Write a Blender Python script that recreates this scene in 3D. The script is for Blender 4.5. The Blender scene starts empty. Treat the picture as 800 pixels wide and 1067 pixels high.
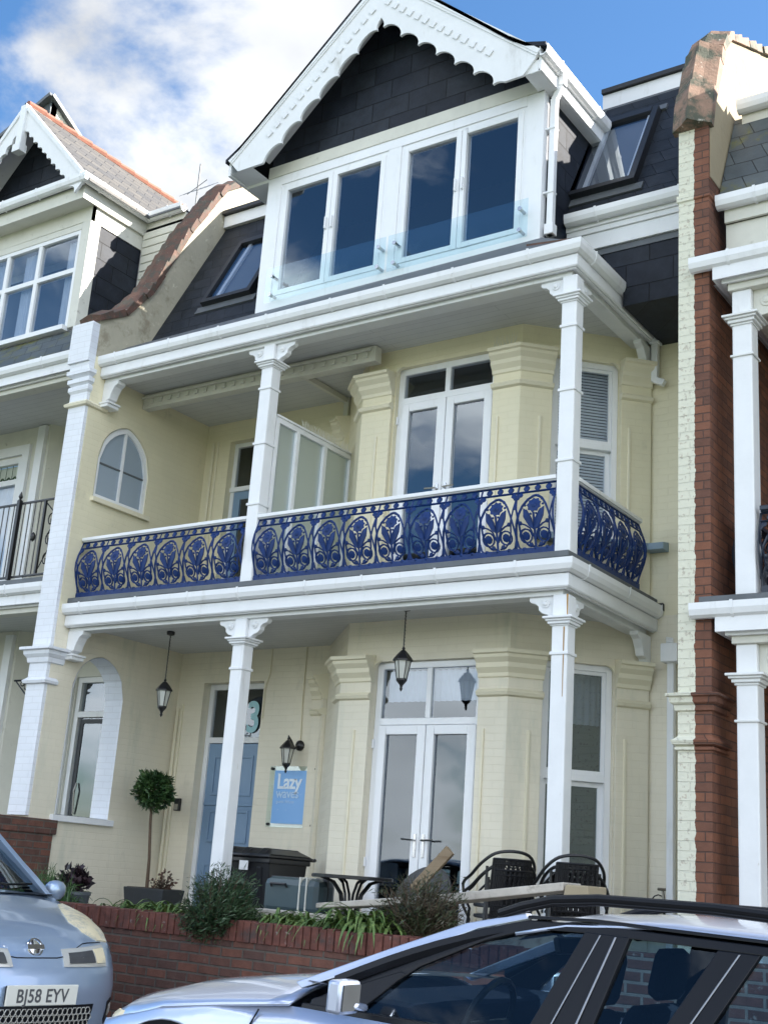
import bpy, bmesh, math, random
from mathutils import Vector, Matrix
from mathutils.bvhtree import BVHTree
random.seed(7)
R = math.radians
S = bpy.context.scene
COL = S.collection
# ------------------------------------------------------------------ camera
cam = bpy.data.cameras.new('camera'); camo = bpy.data.objects.new('camera', cam); COL.objects.link(camo)
camo.location = (4.80, -9.5, 1.62)
camo.rotation_mode = 'XYZ'
camo.matrix_world = Matrix.Translation((4.80, -9.5, 1.62)) @ Matrix.Rotation(0.61530889, 4, 'Z') @ Matrix.Rotation(1.85973, 4, 'X') @ Matrix.Rotation(0.07194468, 4, 'Z')
cam.sensor_fit = 'VERTICAL'; cam.sensor_height = 24.0; cam.lens = 24.0 * 1296.66 / 1067
cam.clip_start = 0.05; cam.clip_end = 5000
S.camera = camo
# ------------------------------------------------------------------ world and sun
SUN_EL, SUN_AZ = 36.0, 30.0          # azimuth measured from +X towards +Y
EXPOSURE = 2.30
W = bpy.data.worlds.new('World'); S.world = W; W.use_nodes = True
nt = W.node_tree; nt.nodes.clear()
def N(t, **k):
    n = nt.nodes.new(t)
    for a, v in k.items(): setattr(n, a, v)
    return n
sky = N('ShaderNodeTexSky', sky_type='NISHITA', sun_disc=False, sun_elevation=R(SUN_EL), sun_rotation=R(90 - SUN_AZ), air_density=1.0, dust_density=0.6, ozone_density=2.0)
bg = N('ShaderNodeBackground'); bg.inputs[1].default_value = 0.055
hs = N('ShaderNodeHueSaturation'); hs.inputs['Saturation'].default_value = 1.22
nt.links.new(sky.outputs[0], hs.inputs['Color']); nt.links.new(hs.outputs[0], bg.inputs[0])
bg2 = N('ShaderNodeBackground'); bg2.inputs[0].default_value = (0.93, 0.96, 1.0, 1)
tc = N('ShaderNodeTexCoord')
mp = N('ShaderNodeMapping'); mp.inputs['Scale'].default_value = (1, 1, 1.7); mp.inputs['Location'].default_value = (3.1, 0.4, 1.2)
no = N('ShaderNodeTexNoise'); no.inputs['Scale'].default_value = 2.3; no.inputs['Detail'].default_value = 9; no.inputs['Roughness'].default_value = 0.58; no.inputs['Distortion'].default_value = 0.25
nt.links.new(tc.outputs['Generated'], mp.inputs[0]); nt.links.new(mp.outputs[0], no.inputs['Vector'])
# a cloud bank towards the left of the terrace, broken cloud over the sea in front of it
def dotramp(vec, a, b, h):
    d = N('ShaderNodeVectorMath', operation='DOT_PRODUCT'); d.inputs[1].default_value = vec
    nt.links.new(tc.outputs['Generated'], d.inputs[0])
    m = N('ShaderNodeMapRange', interpolation_type='SMOOTHSTEP'); m.inputs['From Min'].default_value = a; m.inputs['From Max'].default_value = b; m.inputs['To Max'].default_value = h
    nt.links.new(d.outputs['Value'], m.inputs['Value']); return m.outputs[0]
BANK = Vector((-0.597, 0.573, 0.562)).normalized()
b1 = dotramp(BANK, 0.976, 0.997, 0.28)
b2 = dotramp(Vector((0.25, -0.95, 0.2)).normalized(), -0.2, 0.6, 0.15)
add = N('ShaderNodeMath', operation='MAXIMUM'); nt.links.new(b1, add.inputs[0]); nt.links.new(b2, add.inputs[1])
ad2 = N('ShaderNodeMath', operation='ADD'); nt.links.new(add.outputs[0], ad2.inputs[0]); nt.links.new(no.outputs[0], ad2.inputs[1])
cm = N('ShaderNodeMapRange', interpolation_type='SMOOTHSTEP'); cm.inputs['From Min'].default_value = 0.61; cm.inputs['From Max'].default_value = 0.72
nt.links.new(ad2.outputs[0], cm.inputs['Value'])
no2 = N('ShaderNodeTexNoise'); no2.inputs['Scale'].default_value = 5; no2.inputs['Detail'].default_value = 6
nt.links.new(mp.outputs[0], no2.inputs['Vector'])
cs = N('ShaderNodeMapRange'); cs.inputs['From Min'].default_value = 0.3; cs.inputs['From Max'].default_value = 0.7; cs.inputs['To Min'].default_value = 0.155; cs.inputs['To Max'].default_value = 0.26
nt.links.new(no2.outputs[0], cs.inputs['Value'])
front_fill = dotramp(Vector((0.25, -0.95, 0.2)).normalized(), -0.2, 0.6, 2.7)     # added boost: unseen clouds in front brightened to fill the shaded facade
ml = N('ShaderNodeMath', operation='MULTIPLY_ADD'); nt.links.new(cs.outputs[0], ml.inputs[0]); nt.links.new(front_fill, ml.inputs[1]); nt.links.new(cs.outputs[0], ml.inputs[2]); nt.links.new(ml.outputs[0], bg2.inputs[1])
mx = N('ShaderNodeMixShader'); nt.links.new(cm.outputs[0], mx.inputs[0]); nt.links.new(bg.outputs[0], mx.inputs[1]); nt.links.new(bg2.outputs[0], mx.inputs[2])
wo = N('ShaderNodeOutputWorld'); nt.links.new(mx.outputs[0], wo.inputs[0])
sl = bpy.data.lights.new('sun', 'SUN'); sl.energy = 3.2; sl.angle = R(0.5); sl.color = (1.0, 0.94, 0.85)
so = bpy.data.objects.new('sun', sl); COL.objects.link(so)
sd = Vector((math.cos(R(SUN_EL)) * math.cos(R(SUN_AZ)), math.cos(R(SUN_EL)) * math.sin(R(SUN_AZ)), math.sin(R(SUN_EL))))
so.rotation_euler = sd.to_track_quat('Z', 'Y').to_euler()
S.view_settings.view_transform = 'Standard'; S.view_settings.look = 'None'; S.view_settings.gamma = 1; S.view_settings.exposure = EXPOSURE
# ------------------------------------------------------------------ materials
MATS = {}
def mat(name, col, rough=0.6, metal=0.0, noise=None, bump=None, brick=None, stain=None, coat=0.0, spec=0.5, split=None, trans=0.0):
    """noise=(scale, amount)  bump=(scale, strength)  brick=dict(w,h,mortar,c2,cm,b)  stain=(colour, scale, lo, hi)"""
    m = bpy.data.materials.new(name); m.use_nodes = True; t = m.node_tree; p = t.nodes['Principled BSDF']
    L = t.links.new
    def n(k, **kw):
        x = t.nodes.new(k)
        for a, v in kw.items(): setattr(x, a, v)
        return x
    p.inputs['Roughness'].default_value = rough; p.inputs['Metallic'].default_value = metal
    p.inputs['Specular IOR Level'].default_value = spec
    if coat: p.inputs['Coat Weight'].default_value = coat; p.inputs['Coat Roughness'].default_value = 0.03
    tc = n('ShaderNodeTexCoord'); obj = tc.outputs['Object']
    c = None; hgt = None
    col4 = (*col, 1)
    if brick:
        sx = n('ShaderNodeSeparateXYZ'); L(obj, sx.inputs[0])
        a = n('ShaderNodeMath', operation='ADD'); L(sx.outputs[0], a.inputs[0])
        if brick.get('horiz'): a.inputs[1].default_value = 0
        else: L(sx.outputs[1], a.inputs[1])
        cb = n('ShaderNodeCombineXYZ'); L(a.outputs[0], cb.inputs[0]); L(sx.outputs[1 if brick.get('horiz') else 2], cb.inputs[1])
        wob = n('ShaderNodeTexNoise'); wob.inputs['Scale'].default_value = 3.0; L(obj, wob.inputs['Vector'])
        ws = n('ShaderNodeVectorMath', operation='SCALE'); ws.inputs['Scale'].default_value = brick.get('wob', 0.02); L(wob.outputs['Color'], ws.inputs[0])
        wa = n('ShaderNodeVectorMath', operation='ADD'); L(cb.outputs[0], wa.inputs[0]); L(ws.outputs[0], wa.inputs[1])
        bt = n('ShaderNodeTexBrick'); L(wa.outputs[0], bt.inputs['Vector'])
        bt.inputs['Scale'].default_value = 1.0
        bt.inputs['Brick Width'].default_value = brick['w']; bt.inputs['Row Height'].default_value = brick['h']; bt.inputs['Mortar Size'].default_value = brick['m']
        bt.inputs['Mortar Smooth'].default_value = brick.get('ms', 0.4)
        bt.inputs['Color1'].default_value = col4; bt.inputs['Color2'].default_value = (*brick.get('c2', col), 1); bt.inputs['Mortar'].default_value = (*brick.get('cm', col), 1)
        bt.offset = brick.get('off', 0.5)
        c = bt.outputs['Color']
        iv = n('ShaderNodeMath', operation='SUBTRACT'); iv.inputs[0].default_value = 1.0; L(bt.outputs['Fac'], iv.inputs[1])
        hgt = (iv.outputs[0], brick.get('b', 0.3), brick.get('bd', 0.01))
    if c is None:
        r = n('ShaderNodeRGB'); r.outputs[0].default_value = col4; c = r.outputs[0]
    if noise:
        q = n('ShaderNodeTexNoise'); q.inputs['Scale'].default_value = noise[0]; q.inputs['Detail'].default_value = 6; q.inputs['Roughness'].default_value = 0.65; L(obj, q.inputs['Vector'])
        mr = n('ShaderNodeMapRange'); mr.inputs['From Min'].default_value = 0.25; mr.inputs['From Max'].default_value = 0.75
        mr.inputs['To Min'].default_value = 1 - noise[1]; mr.inputs['To Max'].default_value = 1 + noise[1]; L(q.outputs[0], mr.inputs['Value'])
        hv = n('ShaderNodeHueSaturation'); L(c, hv.inputs['Color']); L(mr.outputs[0], hv.inputs['Value']); c = hv.outputs[0]
    for st in (stain or []):
        q = n('ShaderNodeTexNoise'); q.inputs['Scale'].default_value = st[1]; q.inputs['Detail'].default_value = 8; q.inputs['Roughness'].default_value = 0.7
        if len(st) > 4:
            mpp = n('ShaderNodeMapping'); mpp.inputs['Scale'].default_value = st[4]; L(obj, mpp.inputs[0]); L(mpp.outputs[0], q.inputs['Vector'])
        else: L(obj, q.inputs['Vector'])
        mr = n('ShaderNodeMapRange', interpolation_type='SMOOTHSTEP'); mr.inputs['From Min'].default_value = st[2]; mr.inputs['From Max'].default_value = st[3]; L(q.outputs[0], mr.inputs['Value'])
        mm = n('ShaderNodeMix', data_type='RGBA'); L(mr.outputs[0], mm.inputs['Factor']); L(c, mm.inputs['A']); mm.inputs['B'].default_value = (*st[0], 1); c = mm.outputs['Result']
    if split:   # a second paint beyond a ragged vertical line at object x = split[0]
        sx2 = n('ShaderNodeSeparateXYZ'); L(obj, sx2.inputs[0])
        q = n('ShaderNodeTexNoise'); q.inputs['Scale'].default_value = 14; q.inputs['Detail'].default_value = 7; L(obj, q.inputs['Vector'])
        a1 = n('ShaderNodeMath', operation='MULTIPLY_ADD'); L(q.outputs[0], a1.inputs[0]); a1.inputs[1].default_value = 0.05; L(sx2.outputs[0], a1.inputs[2])
        g = n('ShaderNodeMath', operation='GREATER_THAN'); L(a1.outputs[0], g.inputs[0]); g.inputs[1].default_value = split[0] + 0.025
        q2 = n('ShaderNodeTexNoise'); q2.inputs['Scale'].default_value = 30; q2.inputs['Detail'].default_value = 5; L(obj, q2.inputs['Vector'])
        g2 = n('ShaderNodeMapRange'); g2.inputs['From Min'].default_value = 0.60; g2.inputs['From Max'].default_value = 0.66; L(q2.outputs[0], g2.inputs['Value'])
        mxx = n('ShaderNodeMath', operation='SUBTRACT', use_clamp=True); mxx.inputs[0].default_value = 1; L(g.outputs[0], mxx.inputs[1])
        fl = n('ShaderNodeMath', operation='MULTIPLY'); L(g2.outputs[0], fl.inputs[0]); fl.inputs[1].default_value = 0.35
        keep = n('ShaderNodeMath', operation='SUBTRACT', use_clamp=True); L(mxx.outputs[0], keep.inputs[0]); L(fl.outputs[0], keep.inputs[1])
        mm = n('ShaderNodeMix', data_type='RGBA'); L(keep.outputs[0], mm.inputs['Factor']); L(c, mm.inputs['A']); mm.inputs['B'].default_value = (*split[1], 1); c = mm.outputs['Result']
    L(c, p.inputs['Base Color'])
    last = None
    if hgt:
        b = n('ShaderNodeBump'); b.inputs['Strength'].default_value = hgt[1]; b.inputs['Distance'].default_value = hgt[2]; L(hgt[0], b.inputs['Height']); last = b
    if bump:
        q = n('ShaderNodeTexNoise'); q.inputs['Scale'].default_value = bump[0]; q.inputs['Detail'].default_value = 6; L(obj, q.inputs['Vector'])
        b = n('ShaderNodeBump'); b.inputs['Strength'].default_value = bump[1]; b.inputs['Distance'].default_value = bump[2] if len(bump) > 2 else 0.01; L(q.outputs[0], b.inputs['Height'])
        if last: L(last.outputs[0], b.inputs['Normal'])
        last = b
    if last: L(last.outputs[0], p.inputs['Normal'])
    MATS[name] = m; return m
def glassmat(name, tint, refl=0.16, rough=0.015, frost=False):
    m = bpy.data.materials.new(name); m.use_nodes = True; t = m.node_tree; t.nodes.clear(); L = t.links.new
    o = t.nodes.new('ShaderNodeOutputMaterial'); g = t.nodes.new('ShaderNodeBsdfGlossy'); g.inputs['Roughness'].default_value = rough
    g.inputs['Color'].default_value = (0.78, 0.86, 0.92, 1)
    if frost:
        tr = t.nodes.new('ShaderNodeMixShader'); tr.inputs[0].default_value = 0.42
        a = t.nodes.new('ShaderNodeBsdfDiffuse'); a.inputs[0].default_value = (0.42, 0.47, 0.47, 1)
        b = t.nodes.new('ShaderNodeBsdfTransparent'); b.inputs[0].default_value = (*tint, 1); L(a.outputs[0], tr.inputs[1]); L(b.outputs[0], tr.inputs[2])
    else:
        tr = t.nodes.new('ShaderNodeBsdfTransparent'); tr.inputs[0].default_value = (*tint, 1)
    f = t.nodes.new('ShaderNodeFresnel'); f.inputs[0].default_value = 1.5
    geo = t.nodes.new('ShaderNodeNewGeometry'); bk = t.nodes.new('ShaderNodeMapRange'); bk.inputs['To Min'].default_value = 1.5; bk.inputs['To Max'].default_value = 1 / 1.5; L(geo.outputs['Backfacing'], bk.inputs['Value']); L(bk.outputs[0], f.inputs[0])
    ad = t.nodes.new('ShaderNodeMath'); ad.operation = 'ADD'; ad.use_clamp = True; ad.inputs[1].default_value = refl; L(f.outputs[0], ad.inputs[0])
    nz = t.nodes.new('ShaderNodeTexNoise'); nz.inputs['Scale'].default_value = 1.3; tcx = t.nodes.new('ShaderNodeTexCoord'); L(tcx.outputs['Object'], nz.inputs['Vector'])
    bp = t.nodes.new('ShaderNodeBump'); bp.inputs['Strength'].default_value = 0.05; bp.inputs['Distance'].default_value = 0.05; L(nz.outputs[0], bp.inputs['Height']); L(bp.outputs[0], g.inputs['Normal'])
    mx = t.nodes.new('ShaderNodeMixShader'); L(ad.outputs[0], mx.inputs[0]); L(tr.outputs[0], mx.inputs[1]); L(g.outputs[0], mx.inputs[2]); L(mx.outputs[0], o.inputs[0])
    MATS[name] = m; return m
def leafmat(name, c1, c2):
    m = mat(name, c1, 0.45, noise=(25, 0.35), stain=[(c2, 9, 0.42, 0.62)]); return m
DIRT = (0.33, 0.31, 0.26)
mat('white', (0.76, 0.77, 0.78), 0.42, noise=(3, 0.05), stain=[(DIRT, 4, 0.56, 0.92, (1, 1, 0.25)), ((0.42, 0.36, 0.25), 11, 0.66, 0.82, (1, 1, 0.3))], bump=(22, 0.14))
mat('white_clean', (0.80, 0.81, 0.83), 0.3, noise=(4, 0.03), stain=[((0.60, 0.60, 0.57), 6, 0.55, 0.9, (1, 1, 0.2))])
mat('white_wood', (0.70, 0.71, 0.70), 0.5, noise=(5, 0.07), stain=[((0.30, 0.25, 0.17), 8, 0.64, 0.85, (1, 1, 0.3))], bump=(60, 0.12))
mat('off_white', (0.62, 0.61, 0.54), 0.55, noise=(4, 0.07), stain=[(DIRT, 7, 0.58, 0.8)])
mat('rust_stain', (0.36, 0.20, 0.05), 0.8, noise=(20, 0.3))
mat('cream_pale', (0.75, 0.695, 0.56), 0.6, noise=(1.2, 0.06), brick=dict(w=0.225, h=0.075, m=0.004, b=0.45, bd=0.006, c2=(0.735, 0.68, 0.545), cm=(0.715, 0.66, 0.525)), stain=[((0.60, 0.585, 0.47), 2.2, 0.50, 0.72, (1, 1, 0.18)), ((0.40, 0.39, 0.31), 7, 0.62, 0.85, (1, 1, 0.12)), ((0.48, 0.46, 0.36), 3, 0.60, 0.85, (1, 1, 0.5))], bump=(9, 0.12, 0.02))
mat('cream', (0.75, 0.69, 0.50), 0.6, noise=(1.2, 0.06), brick=dict(w=0.225, h=0.075, m=0.004, b=0.45, bd=0.006, c2=(0.74, 0.68, 0.49), cm=(0.72, 0.66, 0.47)), stain=[((0.45, 0.42, 0.31), 3, 0.60, 0.85, (1, 1, 0.5))], bump=(30, 0.10))
mat('cream_smooth', (0.74, 0.685, 0.52), 0.55, noise=(2, 0.05), stain=[((0.45, 0.41, 0.28), 6, 0.62, 0.85)], bump=(25, 0.12))
mat('render_old', (0.50, 0.46, 0.35), 0.85, noise=(2, 0.12), stain=[((0.32, 0.28, 0.20), 3.2, 0.50, 0.68), ((0.70, 0.66, 0.52), 9, 0.60, 0.7)], bump=(18, 0.5, 0.02))
mat('render_tan', (0.36, 0.30, 0.20), 0.85, noise=(2, 0.10), stain=[((0.34, 0.28, 0.18), 4, 0.5, 0.7)], bump=(18, 0.3, 0.02))
mat('white_brick', (0.74, 0.76, 0.80), 0.6, noise=(3, 0.05), brick=dict(w=0.225, h=0.075, m=0.005, b=0.35, bd=0.006, c2=(0.72, 0.74, 0.78), cm=(0.66, 0.67, 0.70)), bump=(30, 0.12))
mat('ceiling_grey', (0.60, 0.61, 0.60), 0.6, noise=(3, 0.05), brick=dict(horiz=1, w=3.0, h=0.11, m=0.003, b=0.3, c2=(0.59, 0.60, 0.59), cm=(0.38, 0.39, 0.39)))
mat('slate_hung', (0.009, 0.012, 0.020), 0.55, spec=0.25, noise=(5, 0.5), brick=dict(w=0.50, h=0.25, m=0.006, wob=0.004, b=1.0, bd=0.02, c2=(0.020, 0.025, 0.035), cm=(0.004, 0.005, 0.007)), bump=(30, 0.15))
mat('slate_small', (0.013, 0.017, 0.024), 0.55, spec=0.25, noise=(5, 0.5), brick=dict(w=0.30, h=0.20, m=0.005, wob=0.004, b=1.0, bd=0.02, c2=(0.022, 0.026, 0.034), cm=(0.005, 0.006, 0.008)), bump=(30, 0.15))
mat('slate_moss', (0.060, 0.075, 0.085), 0.55, noise=(3, 0.3), brick=dict(w=0.30, h=0.20, m=0.005, b=0.9, bd=0.02, c2=(0.085, 0.10, 0.105), cm=(0.012, 0.014, 0.016)), stain=[((0.13, 0.13, 0.035), 2.6, 0.50, 0.66)], bump=(30, 0.3))
mat('slate_tan', (0.075, 0.072, 0.068), 0.6, noise=(3, 0.2), brick=dict(w=0.30, h=0.16, m=0.006, b=0.8, bd=0.02, c2=(0.11, 0.10, 0.085), cm=(0.03, 0.03, 0.03)), bump=(30, 0.3))
mat('lead', (0.10, 0.11, 0.12), 0.5, noise=(6, 0.2), bump=(12, 0.2))
mat('dark_edge', (0.012, 0.014, 0.018), 0.5)
mat('terracotta', (0.115, 0.058, 0.040), 0.75, noise=(8, 0.3), stain=[((0.07, 0.06, 0.045), 7, 0.46, 0.60), ((0.45, 0.42, 0.34), 22, 0.62, 0.70)], bump=(30, 0.5))
mat('terracotta_ridge', (0.24, 0.09, 0.055), 0.7, noise=(8, 0.2), bump=(30, 0.3))
mat('terracotta_pale', (0.26, 0.16, 0.11), 0.75, noise=(8, 0.25), stain=[((0.07, 0.075, 0.05), 3.5, 0.44, 0.58), ((0.55, 0.50, 0.42), 22, 0.60, 0.70)], bump=(30, 0.5))
BR = dict(w=0.225, h=0.075, m=0.010, b=0.8, bd=0.01, c2=(0.085, 0.045, 0.036), cm=(0.10, 0.082, 0.068), wob=0.012)
mat('brick_red', (0.165, 0.066, 0.043), 0.8, noise=(9, 0.3), brick=BR, stain=[((0.30, 0.27, 0.24), 7, 0.62, 0.78, (1, 1, 0.4)), ((0.05, 0.035, 0.03), 3, 0.58, 0.75)], bump=(40, 0.4))
mat('brick_old', (0.15, 0.065, 0.05), 0.85, noise=(9, 0.3), brick=dict(BR, cm=(0.22, 0.20, 0.18), c2=(0.11, 0.055, 0.042), m=0.013), stain=[((0.40, 0.38, 0.35), 10, 0.58, 0.72)], bump=(40, 0.5))
mat('brick_dark', (0.14, 0.050, 0.032), 0.8, noise=(6, 0.3), brick=dict(BR, c2=(0.10, 0.035, 0.024), cm=(0.15, 0.12, 0.10), m=0.007), bump=(40, 0.3))
mat('pier_brick', (0.21, 0.082, 0.044), 0.8, noise=(6, 0.22), brick=dict(BR, w=0.24, c2=(0.125, 0.055, 0.036), cm=(0.085, 0.045, 0.033), m=0.006, wob=0.02), bump=(40, 0.5), split=(-0.015, (0.66, 0.65, 0.53)))
mat('coping_stone', (0.50, 0.46, 0.40), 0.8, noise=(7, 0.15), stain=[((0.25, 0.22, 0.18), 9, 0.5, 0.7)], bump=(40, 0.3))
mat('iron_blue', (0.006, 0.028, 0.125), 0.45, spec=0.25, noise=(14, 0.35), bump=(60, 0.2))
mat('iron_black', (0.012, 0.012, 0.014), 0.35, bump=(60, 0.1))
mat('iron_navy', (0.014, 0.020, 0.035), 0.35, noise=(14, 0.2), bump=(60, 0.1))
mat('door_blue', (0.19, 0.29, 0.42), 0.4, noise=(3, 0.04))
mat('sill_blue', (0.23, 0.31, 0.38), 0.6, noise=(5, 0.08))
mat('brass', (0.30, 0.28, 0.24), 0.35, 0.9)
mat('steel', (0.5, 0.5, 0.5), 0.25, 1.0)
mat('curtain', (0.62, 0.66, 0.70), 0.9, noise=(10, 0.06))
mat('blind', (0.80, 0.82, 0.84), 0.6)
mat('interior', (0.05, 0.05, 0.055), 0.9)
mat('interior_light', (0.20, 0.21, 0.23), 0.9)
mat('number_blue', (0.35, 0.60, 0.66), 0.5)
mat('sign_blue', (0.18, 0.40, 0.74), 0.35, stain=[((0.75, 0.82, 0.90), 5, 0.58, 0.72)])
mat('letter_white', (0.72, 0.80, 0.88), 0.5)
mat('letter_pale', (0.45, 0.62, 0.82), 0.5)
mat('lamp_glass', (0.55, 0.56, 0.52), 0.25)
mat('plastic_black', (0.012, 0.013, 0.016), 0.35)
mat('plastic_dark', (0.03, 0.035, 0.04), 0.5, noise=(6, 0.2))
mat('suitcase', (0.055, 0.085, 0.095), 0.35, noise=(5, 0.1))
mat('wicker', (0.010, 0.010, 0.012), 0.45, bump=(120, 0.3))
mat('wood_plank', (0.22, 0.16, 0.095), 0.6, noise=(4, 0.15), stain=[((0.16, 0.10, 0.05), 6, 0.5, 0.7, (0.3, 0.3, 3))])
mat('table_grey', (0.06, 0.06, 0.06), 0.7, noise=(12, 0.2))
mat('soil', (0.05, 0.035, 0.025), 0.95, noise=(12, 0.3), bump=(20, 0.8))
mat('bark', (0.11, 0.075, 0.05), 0.9, noise=(12, 0.3), bump=(40, 0.6))
mat('asphalt', (0.050, 0.050, 0.052), 0.85, noise=(20, 0.2), bump=(120, 0.4), stain=[((0.07, 0.07, 0.07), 0.6, 0.4, 0.7)])
mat('paving', (0.20, 0.19, 0.18), 0.85, noise=(3, 0.1), brick=dict(horiz=1, w=0.6, h=0.6, m=0.008, b=0.4, c2=(0.23, 0.22, 0.20), cm=(0.09, 0.09, 0.08)), bump=(60, 0.2))
mat('kerb', (0.26, 0.25, 0.24), 0.8, noise=(6, 0.12), bump=(40, 0.2))
mat('verge', (0.06, 0.09, 0.03), 0.95, noise=(0.4, 0.3))
mat('line_paint', (0.75, 0.74, 0.70), 0.6, noise=(30, 0.1))
leafmat('leaf_bay', (0.022, 0.060, 0.018), (0.055, 0.11, 0.03))
leafmat('leaf_strap', (0.065, 0.13, 0.030), (0.17, 0.24, 0.07))
leafmat('leaf_dark', (0.028, 0.062, 0.026), (0.065, 0.11, 0.05))
leafmat('leaf_grass', (0.05, 0.12, 0.03), (0.10, 0.16, 0.06))
leafmat('leaf_heath', (0.045, 0.065, 0.028), (0.085, 0.065, 0.045))
leafmat('leaf_purple', (0.02, 0.012, 0.018), (0.04, 0.02, 0.025))
mat('car_silver', (0.46, 0.52, 0.66), 0.28, 0.55, noise=(3, 0.02), coat=1.0)
mat('car_blue', (0.36, 0.46, 0.60), 0.30, 0.5, noise=(3, 0.02), coat=1.0)
mat('car_black', (0.008, 0.009, 0.012), 0.35, spec=0.25)
mat('rubber', (0.015, 0.015, 0.015), 0.8, bump=(80, 0.2))
mat('seat_fabric', (0.006, 0.010, 0.020), 0.9, spec=0.1)
mat('chrome', (0.75, 0.76, 0.78), 0.08, 1.0)
mat('lens', (0.80, 0.68, 0.44), 0.25, 0.0, stain=[((0.55, 0.50, 0.38), 9, 0.5, 0.65)])
mat('trim_grey', (0.30, 0.31, 0.33), 0.35, 0.5)
mat('lens_inner', (0.62, 0.60, 0.54), 0.25, 0.3)
mat('plate_white', (0.80, 0.78, 0.68), 0.4)
mat('plate_letter', (0.10, 0.10, 0.10), 0.5)
mat('amber', (0.55, 0.45, 0.35), 0.2)
mat('pink_card', (0.30, 0.08, 0.18), 0.4)
glassmat('glass', (0.70, 0.74, 0.80), 0.09)
glassmat('glass_strong', (0.50, 0.54, 0.60), 0.06)
glassmat('glass_side', (0.50, 0.54, 0.60), 0.30)
glassmat('glass_clear', (0.93, 0.97, 0.96), 0.03)
glassmat('glass_teal', (0.85, 0.95, 0.96), 0.05)
glassmat('glass_frost', (0.70, 0.78, 0.76), 0.03, 0.3, frost=True)
glassmat('glass_car', (0.50, 0.62, 0.68), 0.0)
glassmat('glass_screen', (0.55, 0.62, 0.66), 0.10)
mat('sky_pane', (0.30, 0.36, 0.42), 0.25)
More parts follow.
